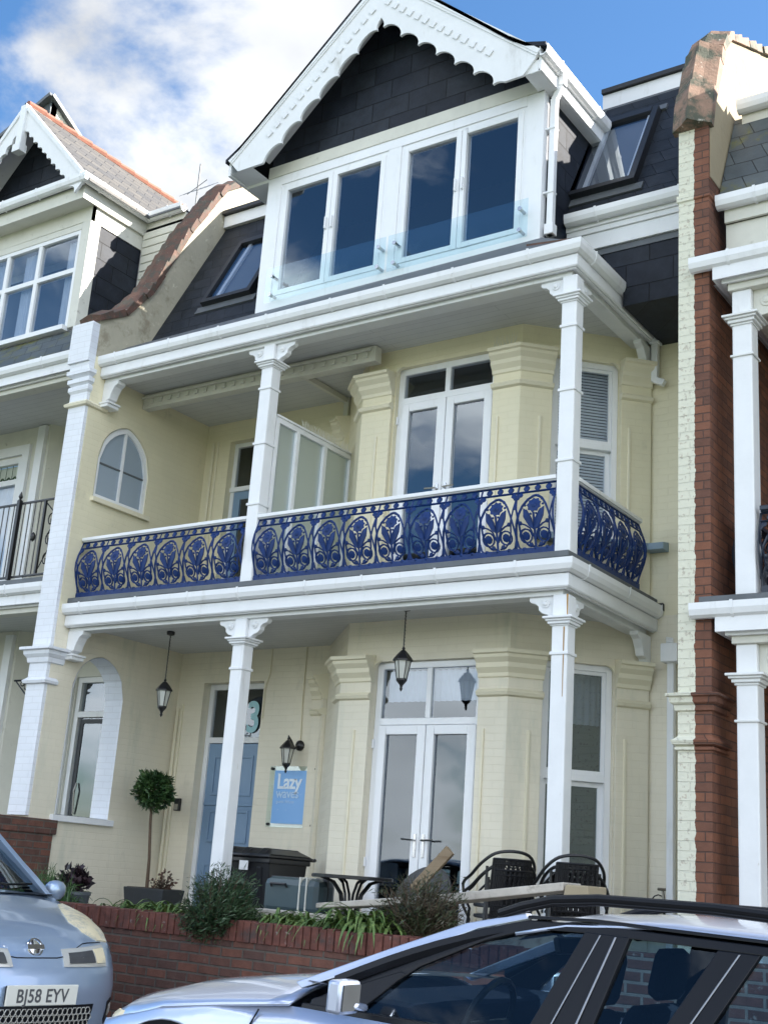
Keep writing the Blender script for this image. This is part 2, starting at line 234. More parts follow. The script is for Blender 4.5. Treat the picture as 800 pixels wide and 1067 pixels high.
# ------------------------------------------------------------------ object helpers
ORIG = {}
def thing(name, label, cat, loc=(0, 0, 0), group=None):
    o = bpy.data.objects.new(name, None); COL.objects.link(o); o.location = loc; o.empty_display_size = 0.2
    o['label'] = label; o['category'] = cat
    if group: o['group'] = group
    ORIG[o.name] = Vector(loc); return o
class MB:
    def __init__(s): s.v = []; s.f = []; s.sm = False
    def quad(s, *p):
        i = len(s.v); s.v += [tuple(q) for q in p]; s.f.append(tuple(range(i, i + len(p)))); return s
    def box(s, x0, x1, y0, y1, z0, z1):
        i = len(s.v)
        s.v += [(x, y, z) for x in (x0, x1) for y in (y0, y1) for z in (z0, z1)]
        for f in ((0, 1, 3, 2), (4, 6, 7, 5), (0, 4, 5, 1), (2, 3, 7, 6), (0, 2, 6, 4), (1, 5, 7, 3)): s.f.append(tuple(i + a for a in f))
        return s
    def obox(s, c, hx, hy, hz, M=None):
        """oriented box: centre c, half sizes, 3x3 matrix"""
        i = len(s.v); M = M or Matrix.Identity(3); c = Vector(c)
        for x in (-hx, hx):
            for y in (-hy, hy):
                for z in (-hz, hz): s.v.append(tuple(c + M @ Vector((x, y, z))))
        for f in ((0, 1, 3, 2), (4, 6, 7, 5), (0, 4, 5, 1), (2, 3, 7, 6), (0, 2, 6, 4), (1, 5, 7, 3)): s.f.append(tuple(i + a for a in f))
        return s
    def prism(s, pts, off):
        """planar polygon pts (3D) extruded by vector off"""
        n = len(pts); i = len(s.v); off = Vector(off)
        s.v += [tuple(p) for p in pts] + [tuple(Vector(p) + off) for p in pts]
        s.f.append(tuple(range(i, i + n))); s.f.append(tuple(range(i + 2 * n - 1, i + n - 1, -1)))
        for k in range(n): s.f.append((i + k, i + (k + 1) % n, i + n + (k + 1) % n, i + n + k))
        return s
    def beam(s, a, b, w, h, up=(0, 0, 1)):
        a = Vector(a); b = Vector(b); d = (b - a); l = d.length; d.normalize(); u = Vector(up)
        r = d.cross(u)
        if r.length < 1e-4: r = d.cross(Vector((1, 0, 0)))
        r.normalize(); u = r.cross(d)
        return s.obox((a + b) / 2, l / 2, w / 2, h / 2, Matrix((d, r, u)).transposed())
    def tube(s, pts, r, n=6, cap=True, flat=1.0):
        pts = [Vector(p) for p in pts]; rs = r if isinstance(r, (list, tuple)) else [r] * len(pts)
        i0 = len(s.v); pr = None
        for k, p in enumerate(pts):
            d = (pts[min(k + 1, len(pts) - 1)] - pts[max(k - 1, 0)]).normalized()
            if pr is None:
                pr = d.cross(Vector((0, 0, 1)))
                if pr.length < 1e-3: pr = d.cross(Vector((0, 1, 0)))
            pr = (pr - d * pr.dot(d)).normalized(); q = d.cross(pr)
            for j in range(n):
                a = 2 * math.pi * j / n
                s.v.append(tuple(p + (pr * math.cos(a) + q * math.sin(a) * flat) * rs[k]))
        for k in range(len(pts) - 1):
            for j in range(n):
                a = i0 + k * n; s.f.append((a + j, a + (j + 1) % n, a + n + (j + 1) % n, a + n + j))
        if cap:
            s.f.append(tuple(i0 + n - 1 - j for j in range(n))); a = i0 + (len(pts) - 1) * n; s.f.append(tuple(a + j for j in range(n)))
        return s
    def lathe(s, c, prof, n=12, sx=1, sy=1):
        i0 = len(s.v); c = Vector(c)
        for r, z in prof:
            for j in range(n):
                a = 2 * math.pi * (j + .5) / n; s.v.append((c.x + r * sx * math.cos(a), c.y + r * sy * math.sin(a), c.z + z))
        for k in range(len(prof) - 1):
            for j in range(n):
                a = i0 + k * n; s.f.append((a + j, a + (j + 1) % n, a + n + (j + 1) % n, a + n + j))
        s.f.append(tuple(i0 + n - 1 - j for j in range(n))); a = i0 + (len(prof) - 1) * n; s.f.append(tuple(a + j for j in range(n)))
        return s
    def sweep(s, path, prof, closed_prof=True, caps=True):
        """profile (out, z) swept along an XY path; 'out' points to the right of travel; mitred"""
        P = [Vector((p[0], p[1])) for p in path]; n = len(P); i0 = len(s.v); m = len(prof)
        for k in range(n):
            d0 = (P[k] - P[k - 1]).normalized() if k > 0 else None
            d1 = (P[k + 1] - P[k]).normalized() if k < n - 1 else None
            n0 = Vector((d0.y, -d0.x)) if d0 else None; n1 = Vector((d1.y, -d1.x)) if d1 else None
            if n0 is None: nn = n1
            elif n1 is None: nn = n0
            else:
                b = (n0 + n1).normalized(); nn = b / max(0.3, b.dot(n0))
            for o, z in prof: s.v.append((P[k].x + nn.x * o, P[k].y + nn.y * o, z))
        mm = m if closed_prof else m - 1
        for k in range(n - 1):
            for j in range(mm):
                a = i0 + k * m; s.f.append((a + j, a + (j + 1) % m, a + m + (j + 1) % m, a + m + j))
        if caps and closed_prof:
            s.f.append(tuple(i0 + m - 1 - j for j in range(m))); a = i0 + (n - 1) * m; s.f.append(tuple(a + j for j in range(m)))
        return s
    def grid(s, rows, flip=False):
        i0 = len(s.v); m = len(rows[0])
        for r in rows: s.v += [tuple(p) for p in r]
        for k in range(len(rows) - 1):
            for j in range(m - 1):
                a = i0 + k * m + j; f = (a, a + 1, a + m + 1, a + m)
                s.f.append(f[::-1] if flip else f)
        return s
    def add(s, o, M):
        i0 = len(s.v); s.v += [tuple(M @ Vector(p)) for p in o.v]; s.f += [tuple(i0 + a for a in f) for f in o.f]; return s
    def build(s, name, m, parent=None, bevel=0, smooth=False, kind=None, solid=0, merge=True):
        o0 = ORIG[parent.name] if parent else Vector((0, 0, 0))
        me = bpy.data.meshes.new(name)
        me.from_pydata([(p[0] - o0.x, p[1] - o0.y, p[2] - o0.z) for p in s.v], [], s.f)
        bm = bmesh.new(); bm.from_mesh(me)
        if merge: bmesh.ops.remove_doubles(bm, verts=bm.verts, dist=1e-5)
        bmesh.ops.recalc_face_normals(bm, faces=bm.faces)
        bm.to_mesh(me); bm.free()
        me.materials.append(MATS[m] if isinstance(m, str) else m)
        if smooth:
            for p in me.polygons: p.use_smooth = True
            if smooth != 'all': me.set_sharp_from_angle(angle=R(40))
        o = bpy.data.objects.new(name, me); COL.objects.link(o)
        if parent: o.parent = parent; ORIG[o.name] = o0
        else: ORIG[o.name] = o0
        if kind: o['kind'] = kind
        if bevel:
            b = o.modifiers.new('bevel', 'BEVEL'); b.width = bevel; b.segments = 2; b.limit_method = 'ANGLE'; b.angle_limit = R(35)
        if solid:
            q = o.modifiers.new('solid', 'SOLIDIFY'); q.thickness = solid
        return o
def tag(o, label, cat, group=None, kind=None):
    o['label'] = label; o['category'] = cat
    if group: o['group'] = group
    if kind: o['kind'] = kind
    return o
def text(name, body, size, loc, M, m, parent, sx=1.0, ext=0.001, bold=0.0, align='CENTER', space=1.0):
    cu = bpy.data.curves.new('t', 'FONT'); cu.body = body; cu.size = size; cu.extrude = ext; cu.align_x = align; cu.offset = bold; cu.space_character = space
    o = bpy.data.objects.new('t', cu); COL.objects.link(o)
    me = bpy.data.meshes.new_from_object(o.evaluated_get(bpy.context.evaluated_depsgraph_get()))
    bpy.data.objects.remove(o)
    o0 = ORIG[parent.name]; off = Vector(loc) - o0
    T = Matrix.Translation(off) @ M.to_4x4() @ Matrix.Diagonal((sx, 1, 1, 1))
    me.transform(T); me.materials.clear(); me.materials.append(MATS[m]); me.name = name
    o = bpy.data.objects.new(name, me); COL.objects.link(o); o.parent = parent; ORIG[o.name] = o0
    return o
FRONT = Matrix(((1, 0, 0), (0, 0, -1), (0, 1, 0)))      # text upright, facing -Y
def kids(o): return [c for c in bpy.data.objects if c.parent == o]
def copy_tree(o, parent=None):
    c = o.copy(); COL.objects.link(c); c.parent = parent
    for ch in kids(o): copy_tree(ch, c)
    return c
# wall along a line with rectangular openings. a->b, outside is to the right of travel; s measured from a
def wallseg(mb, a, b, z0, z1, ops=(), t=0.2):
    a = Vector(a); b = Vector(b); d = (b - a); L = d.length; d.normalize(); nrm = Vector((d.y, -d.x))
    def P(s_, z, o): q = a + d * s_ + nrm * o; return (q.x, q.y, z)
    ss = sorted({0, L, *[v for o in ops for v in o[:2]]}); zs = sorted({z0, z1, *[v for o in ops for v in o[2:4]]})
    inside = lambda s_, z: any(o[0] < s_ < o[1] and o[2] < z < o[3] for o in ops)
    for i in range(len(ss) - 1):
        for j in range(len(zs) - 1):
            if inside((ss[i] + ss[i + 1]) / 2, (zs[j] + zs[j + 1]) / 2): continue
            for o in (0, -t): mb.quad(P(ss[i], zs[j], o), P(ss[i + 1], zs[j], o), P(ss[i + 1], zs[j + 1], o), P(ss[i], zs[j + 1], o))
    for (s0, s1, q0, q1) in ops:
        mb.quad(P(s0, q0, 0), P(s0, q1, 0), P(s0, q1, -t), P(s0, q0, -t)); mb.quad(P(s1, q0, 0), P(s1, q1, 0), P(s1, q1, -t), P(s1, q0, -t))
        mb.quad(P(s0, q1, 0), P(s1, q1, 0), P(s1, q1, -t), P(s0, q1, -t)); mb.quad(P(s0, q0, 0), P(s1, q0, 0), P(s1, q0, -t), P(s0, q0, -t))
    return mb
class Frame:
    """local 2D frame on a wall: s along, z up, o outwards"""
    def __init__(s, a, b):
        s.a = Vector(a); s.d = (Vector(b) - s.a).normalized(); s.n = Vector((s.d.y, -s.d.x))
        s.M = Matrix(((s.d.x, s.n.x, 0), (s.d.y, s.n.y, 0), (0, 0, 1)))
    def P(s, u, z, o=0): q = s.a + s.d * u + s.n * o; return Vector((q.x, q.y, z))
    def box(s, mb, u0, u1, o0, o1, z0, z1): mb.obox(s.P((u0 + u1) / 2, (z0 + z1) / 2, (o0 + o1) / 2), abs(u1 - u0) / 2, abs(o1 - o0) / 2, abs(z1 - z0) / 2, s.M)
def rect_frame(fr, mb, u0, u1, z0, z1, w, o0, o1, wb=None, wt=None):
    wb = wb or w; wt = wt or w
    fr.box(mb, u0, u0 + w, o0, o1, z0, z1); fr.box(mb, u1 - w, u1, o0, o1, z0, z1)
    fr.box(mb, u0 + w, u1 - w, o0, o1, z1 - wt, z1); fr.box(mb, u0 + w, u1 - w, o0, o1, z0, z0 + wb)
def pane(fr, parent, u0, u1, z0, z1, o, m='glass', name='pane'):
    mb = MB(); mb.quad(fr.P(u0, z0, o), fr.P(u1, z0, o), fr.P(u1, z1, o), fr.P(u0, z1, o)); return mb.build(name, m, parent)
def curtain(fr, parent, u0, u1, z0, z1, o, m='curtain', name='curtain', n=14, amp=0.018):
    rows = []
    for z in (z0, z1):
        rows.append([fr.P(u0 + (u1 - u0) * k / (n * 4), z, o + amp * math.sin(k * math.pi / 2 + 0.7 * math.sin(k * .37))) for k in range(n * 4 + 1)])
    return MB().grid(rows).build(name, m, parent, smooth='all')
def blind(fr, parent, u0, u1, z0, z1, o):
    mb = MB(); z = z0
    while z < z1:
        fr.box(mb, u0, u1, o + .012, o + 0.020, z, z + 0.024); z += 0.034
    return mb.build('blind', 'blind', parent)
def french_door(fr, parent, u0, u1, z0, z1, zt, o, glass='glass', hinges=True):
    """outer frame with fanlight above transom zt, two leaves"""
    f = MB(); w = 0.07
    rect_frame(fr, f, u0, u1, z0, z1, w, o - 0.07, o)
    um = (u0 + u1) / 2
    fr.box(f, u0 + w, u1 - w, o - 0.07, o, zt - 0.03, zt + 0.04)
    fr.box(f, um - 0.03, um + 0.03, o - 0.07, o - 0.003, zt + 0.04, z1 - w)
    F = f.build('french_door', 'white_clean', parent, bevel=0.006)
    pane(fr, F, u0 + w, um - 0.03, zt + 0.04, z1 - w, o - 0.03, 'glass'); pane(fr, F, um + 0.03, u1 - w, zt + 0.04, z1 - w, o - 0.03, 'glass')
    for a, b, sgn in ((u0 + w - 0.01, um - 0.004, 1), (um + 0.004, u1 - w + 0.01, -1)):
        l = MB(); rect_frame(fr, l, a, b, z0 + 0.05, zt - 0.034, 0.095, o - 0.06, o + 0.012, wb=0.2)
        l.build('leaf', 'white_clean', F, bevel=0.008)
        pane(fr, F, a + 0.09, b - 0.09, z0 + 0.24, zt - 0.12, o - 0.025, glass)
        s_ = b - 0.045 if sgn > 0 else a + 0.045
        h = MB(); fr.box(h, s_ - 0.014, s_ + 0.014, o + 0.012, o + 0.022, z0 + 0.92, z0 + 1.14)
        h.tube([fr.P(s_, z0 + 1.08, o + 0.02), fr.P(s_, z0 + 1.08, o + 0.06), fr.P(s_ - sgn * 0.13, z0 + 1.085, o + 0.06)], 0.010, 6)
        h.build('handle', 'steel', F, smooth=True)
    if hinges:
        g = MB()
        for s_ in (u0 + 0.01, u1 - 0.01):
            for z in (z0 + 0.85, zt - 0.22): g.tube([fr.P(s_, z - 0.045, o + 0.015), fr.P(s_, z + 0.045, o + 0.015)], 0.013, 8)
        g.build('hinge', 'white_clean', F, smooth=True)
    return F
def sash(fr, parent, u0, u1, z0, z1, zm, o, um=None, glass='glass'):
    f = MB(); w = 0.06; rect_frame(fr, f, u0, u1, z0, z1, w, o - 0.1, o, wb=0.07)
    fr.box(f, u0 + w, u1 - w, o - 0.08, o - 0.005, zm - 0.035, zm + 0.035)
    F = f.build('sash_window', 'white_clean', parent, bevel=0.006)
    q = MB(); rect_frame(fr, q, u0 + w, u1 - w, zm + 0.036, z1 - w, 0.035, o - 0.055, o - 0.02); q.build('upper_sash', 'white_clean', F, bevel=0.004)
    q = MB(); rect_frame(fr, q, u0 + w, u1 - w, z0 + 0.07, zm - 0.036, 0.045, o - 0.095, o - 0.06); q.build('lower_sash', 'white_clean', F, bevel=0.004)
    pane(fr, F, u0 + w + 0.03, u1 - w - 0.03, zm + 0.06, z1 - w - 0.03, o - 0.04, glass)
    pane(fr, F, u0 + w + 0.04, u1 - w - 0.04, z0 + 0.1, zm - 0.07, o - 0.08, glass)
    return F
GUT = [(o * .78, z) for o, z in [(0.0, 0.0), (0.0, -0.055), (-0.02, -0.10), (-0.06, -0.12), (-0.11, -0.12), (-0.12, -0.10), (-0.12, 0.0), (-0.112, 0.0), (-0.112, -0.095), (-0.06, -0.108), (-0.028, -0.092), (-0.010, -0.05), (-0.012, 0.0)]]
def gutter(path, z, parent, clips=(), m='white', name='gutter'):
    """outer lip on the path, to the right of travel is outside"""
    g = MB().sweep(path, [(o, z + h) for o, h in GUT])
    P = [Vector(p) for p in path]
    for k in range(len(P) - 1):
        d = P[k + 1] - P[k]; L = d.length; d.normalize(); nn = Vector((d.y, -d.x))
        q = 0.35
        while q < L:
            c = P[k] + d * q
            g.sweep([c - d * 0.012, c + d * 0.012], [(o2, z + h2) for o2, h2 in [(0.006, 0.008), (0.006, -0.058), (-0.016, -0.106), (-0.045, -0.128), (-0.10, -0.128), (-0.10, -0.12), (-0.045, -0.12), (-0.016, -0.1), (0.0, -0.055), (0.0, 0.008)]])
            q += 0.78 + 0.12 * math.sin(q * 5)
    return g.build(name, m, parent)
# ================================================================== GROUND
def gz(x): return 0.06 - 0.035 * max(-22, min(22, x - 1.7))
def strip(y0, y1, dz, xs): return [[(x, y0, gz(x) + dz), (x, y1, gz(x) + dz)] for x in xs]
XS = [-600, -200, -60, -22 + 1.7, -10, -4, 0, 4, 10, 22 + 1.7, 60, 200, 600]
MB().grid([[(x, y, gz(x) - 0.02) for y in (-900, -300, -60, -13, 60, 300, 900)] for x in XS]).build('ground', 'verge', None, kind='structure')
MB().grid(strip(-11.6, -2.75, 0.0, XS)).build('road', 'asphalt', None, kind='structure')
MB().grid([[(x, -2.75, gz(x)), (x, -2.75, gz(x) + 0.12), (x, -2.62, gz(x) + 0.124), (x, -2.62, gz(x))] for x in XS]).build('kerb', 'kerb', None, kind='structure')
MB().grid([[(x, -11.6, gz(x)), (x, -11.6, gz(x) + 0.12), (x, -11.74, gz(x) + 0.124), (x, -11.74, gz(x))] for x in XS]).build('kerb', 'kerb', None, kind='structure')
MB().grid(strip(-2.62, -1.35, 0.12, XS)).build('pavement', 'paving', None, kind='structure')
MB().grid(strip(-14.0, -11.74, 0.12, XS)).build('pavement', 'paving', None, kind='structure')
lm = MB()
for k in range(-12, 12): lm.grid(strip(-7.25, -7.15, 0.006, [k * 4 + 1.7, k * 4 + 3.4]))
lm.build('road_marking', 'line_paint', None, kind='structure')
MB().box(-6.35, 1.3, -0.75, 2.3, 0.3, 0.95).build('terrace_floor', 'paving', None, kind='structure')
MB().box(-6.3, 1.3, -1.28, -0.951, 0.3, 1.17).build('garden_bed', 'soil', None, kind='structure')
# ================================================================== OUR HOUSE
H = thing('terraced_house', 'cream bay-fronted seaside house with two white verandahs, blue iron railings and a black slate gable', 'house', (-2.6, 1.0, 0))
LINE = [(-6.35, 2.05), (-4.0, 2.05), (-3.0, 1.05), (-1.04, 1.05), (-0.04, 2.05), (1.06, 2.05)]
SEG = [Frame(LINE[i], LINE[i + 1]) for i in range(5)]
FA, FB, FC, FD, FE = SEG
ops = {0: [(0.43, 1.40, 0.955, 3.86), (0.42, 1.26, 4.62, 7.08)], 2: [(0.37, 1.65, 0.955, 3.82), (0.39, 1.655, 4.57, 7.13)], 3: [(0.33, 1.07, 1.45, 3.82), (0.34, 1.08, 5.12, 7.05)], 1: [], 4: []}
for za, zb_, mm_ in ((0.95, 4.36, 'cream_pale'), (4.36, 7.5, 'cream')):
    w = MB()
    for i in range(5): wallseg(w, LINE[i], LINE[i + 1], za, zb_, [o for o in ops[i] if za < o[2] < zb_], 0.18)
    w.build('bay_wall', mm_, H)
# rooms seen through the glass
w = MB()
for z in (0.93, 4.42, 7.42): w.quad((-6.3, 2.2, z), (1.0, 2.2, z), (1.0, 6, z), (-6.3, 6, z)); w.quad((-3.95, 2.2, z), (-2.95, 1.25, z), (-1.15, 1.25, z), (-0.2, 2.2, z))
w.quad((-6.3, 6, .9), (1, 6, .9), (1, 6, 7.4), (-6.3, 6, 7.4)); w.quad((-6.3, 2.2, .9), (-6.3, 6, .9), (-6.3, 6, 7.4), (-6.3, 2.2, 7.4)); w.quad((1, 2.2, .9), (1, 6, .9), (1, 6, 7.4), (1, 2.2, 7.4))
w.quad((-4.1, 2.3, .9), (-4.1, 6, .9), (-4.1, 6, 7.4), (-4.1, 2.3, 7.4))
w.build('room', 'interior', H)
# ---- pilasters with moulded capitals
def cap(zc, o=0.05):   # zc: top of capital
    return [(o, zc - 0.26), (o + 0.016, zc - 0.25), (o + 0.020, zc - 0.215), (o + 0.06, zc - 0.165), (o + 0.062, zc - 0.12), (o + 0.105, zc - 0.075), (o + 0.11, zc - 0.045), (o + 0.14, zc - 0.035), (o + 0.14, zc), (0.0012, zc + 0.03), (0.0012, zc - 0.26)]
def band(zc, o=0.05): return [(o, zc - 0.045), (o + 0.035, zc - 0.03), (o + 0.05, zc), (o + 0.03, zc + 0.02), (o, zc + 0.035), (0.0012, zc + 0.035), (0.0012, zc - 0.045)]
def sub(fr, u): p = fr.P(u, 0); return (p.x, p.y)
runs = [[sub(FC, 1.655), LINE[3], sub(FD, 0.33)], [sub(FD, 1.08), LINE[4]], [LINE[2], sub(FC, 0.37)], [sub(FB, 1.02), LINE[2]], [sub(FA, 2.20), LINE[1], sub(FB, 0.16)]]
runs[2] = [sub(FB, 1.12), LINE[2], sub(FC, 0.37)]; del runs[3]
def ext(r, e):
    r = [Vector(p) for p in r]; r[0] = r[0] - (r[1] - r[0]).normalized() * e; r[-1] = r[-1] + (r[-1] - r[-2]).normalized() * e; return [tuple(p) for p in r]
for z0, z1, zc, zb in ((0.95, 4.25, 3.86, 3.46), (4.56, 7.4, 7.06, 6.68)):
    for r in runs:
        MB().sweep(r, [(0.05, z0), (0.05, zc - 0.02), (0.0008, zc - 0.02), (0.0008, z0)]).build('pilaster', 'cream_pale' if z0 < 2 else 'cream', H, bevel=0.006)
        MB().sweep(ext(r, .006), cap(zc)).build('capital', 'cream_smooth', H)
        MB().sweep(ext(r, .004), band(zb)).build('capital_band', 'cream_smooth', H)
    for fr, u in ((FC, 1.73), (FD, 0.20), (FD, 1.17), (FC, 0.20)):
        bd = MB(); bd.obox(fr.P(u, (z0 + zb) / 2 - 0.1, 0.053), 0.014, 0.014, (zb - z0) / 2 - 0.25, fr.M); bd.build('beading', 'cream_smooth', H, bevel=0.006)
    for fr, us in ((FC, (0.37, 1.65) if z0 < 2 else (0.39, 1.655)), (FD, (ops[3][0][0], ops[3][0][1]))):
        zt = (3.82 if z0 < 2 else (7.13 if fr is FC else 7.05))
        for u, sg in ((us[0], 1), (us[1], -1)):
            sh = MB()
            pts = [fr.P(u, zt, -0.02), fr.P(u + sg * 0.10, zt, -0.02)] + [fr.P(u + sg * (0.10 - 0.10 * math.sin(a)), zt - 0.10 + 0.10 * math.cos(a), -0.02) for a in (R(15), R(35), R(55), R(75))] + [fr.P(u, zt - 0.10, -0.02)]
            sh.prism(pts, fr.n.to_3d() * 0.045); sh.build('window_shoulder', 'cream_smooth', H)
# ---- bay doors and windows
gl = french_door(FC, H, 0.371, 1.649, 0.96, 3.818, 3.20, -0.06, glass='glass_strong')
curtain(FC, gl, 0.46, 1.56, 3.42, 3.74, -0.16)
gu = french_door(FC, H, 0.391, 1.654, 4.58, 7.128, 6.74, -0.06)
sl_ = sash(FD, H, 0.331, 1.069, 1.452, 3.818, 2.72, -0.05, glass='glass_side')
curtain(FD, sl_, 0.40, 1.01, 3.25, 3.74, -0.24, n=9)
su = sash(FD, H, 0.341, 1.079, 5.122, 7.048, 6.12, -0.05, glass='glass')
blind(FD, su, 0.41, 1.01, 5.2, 6.98, -0.165)
for z, m in ((1.40, 'white'), (5.06, 'sill_blue')):
    b = MB(); b.sweep([sub(FD, 0.28), sub(FD, 1.10)] if z < 2 else [sub(FD, 0.18), LINE[4], (0.18, 2.05)], [(0.0, z - 0.05), (0.15, z - 0.05), (0.15, z + 0.02), (0.0, z + 0.05)])
    b.build('sill', m, H, bevel=0.005)
# ---- entry door
b = MB(); rect_frame(FA, b, 0.431, 1.399, 0.956, 3.858, 0.07, -0.175, -0.12); FA.box(b, 0.50, 1.33, -0.17, -0.12, 3.13, 3.20)
ED = b.build('front_door', 'white', H, bevel=0.005)
b = MB(); FA.box(b, 0.50, 1.33, -0.17, -0.145, 1.0, 3.125)
for (u0, u1, q0, q1) in ((0.60, 0.87, 2.50, 2.98), (0.96, 1.23, 2.50, 2.98), (0.60, 0.87, 1.95, 2.33), (0.96, 1.23, 1.95, 2.33), (0.60, 0.87, 1.15, 1.70), (0.96, 1.23, 1.15, 1.70)): rect_frame(FA, b, u0, u1, q0, q1, 0.03, -0.15, -0.130)
b.box(-5.84, -5.03, 2.178, 2.199, 2.38, 2.42)
b.build('door_leaf', 'door_blue', ED, bevel=0.004)
b = MB(); FA.box(b, 0.80, 1.06, -0.145, -0.12, 1.80, 1.87); b.build('letter_plate', 'brass', ED, bevel=0.004)
pane(FA, ED, 0.50, 1.33, 3.2, 3.79, -0.15, 'glass')
text('number', '3', 0.52, FA.P(1.17, 3.27, -0.13), FRONT, 'number_blue', ED, sx=0.85, bold=0.012)
b = MB(); FA.box(b, 0.03, 0.07, -0.0, 0.035, 0.95, 3.55); FA.box(b, 0.10, 0.13, -0.0, 0.025, 0.95, 3.60); b.build('door_trim', 'cream_smooth', H, bevel=0.005)
# upper recess door
b = MB(); rect_frame(FA, b, 0.421, 1.259, 4.62, 7.079, 0.06, -0.15, -0.10); FA.box(b, 0.39, 1.19, -0.15, -0.08, 6.4, 6.46)
UD = b.build('balcony_door', 'white', H, bevel=0.005)
pane(FA, UD, 0.39, 1.19, 6.46, 7.0, -0.12)
b = MB(); rect_frame(FA, b, 0.48, 1.19, 4.66, 6.40, 0.11, -0.14, -0.11, wb=0.5); b.build('door_leaf', 'door_blue', UD, bevel=0.005)
pane(FA, UD, 0.5, 1.08, 5.1, 6.3, -0.12)
b = MB(); FA.box(b, 0.12, 0.16, 0, 0.03, 4.6, 7.1); FA.box(b, 0.20, 0.23, 0, 0.02, 4.6, 7.1); b.build('door_trim', 'cream_smooth', H, bevel=0.005)
# ---- cables on the wall
b = MB(); b.tube([(-4.33, 2.04, 4.25), (-4.33, 2.035, 3.6), (-4.31, 2.035, 3.15)], 0.008, 5); b.tube([(-4.86, 2.04, 4.25), (-4.86, 2.035, 3.95), (-4.92, 2.035, 3.75), (-4.92, 2.035, 3.4)], 0.007, 5)
b.build('cable', 'cream_smooth', H)
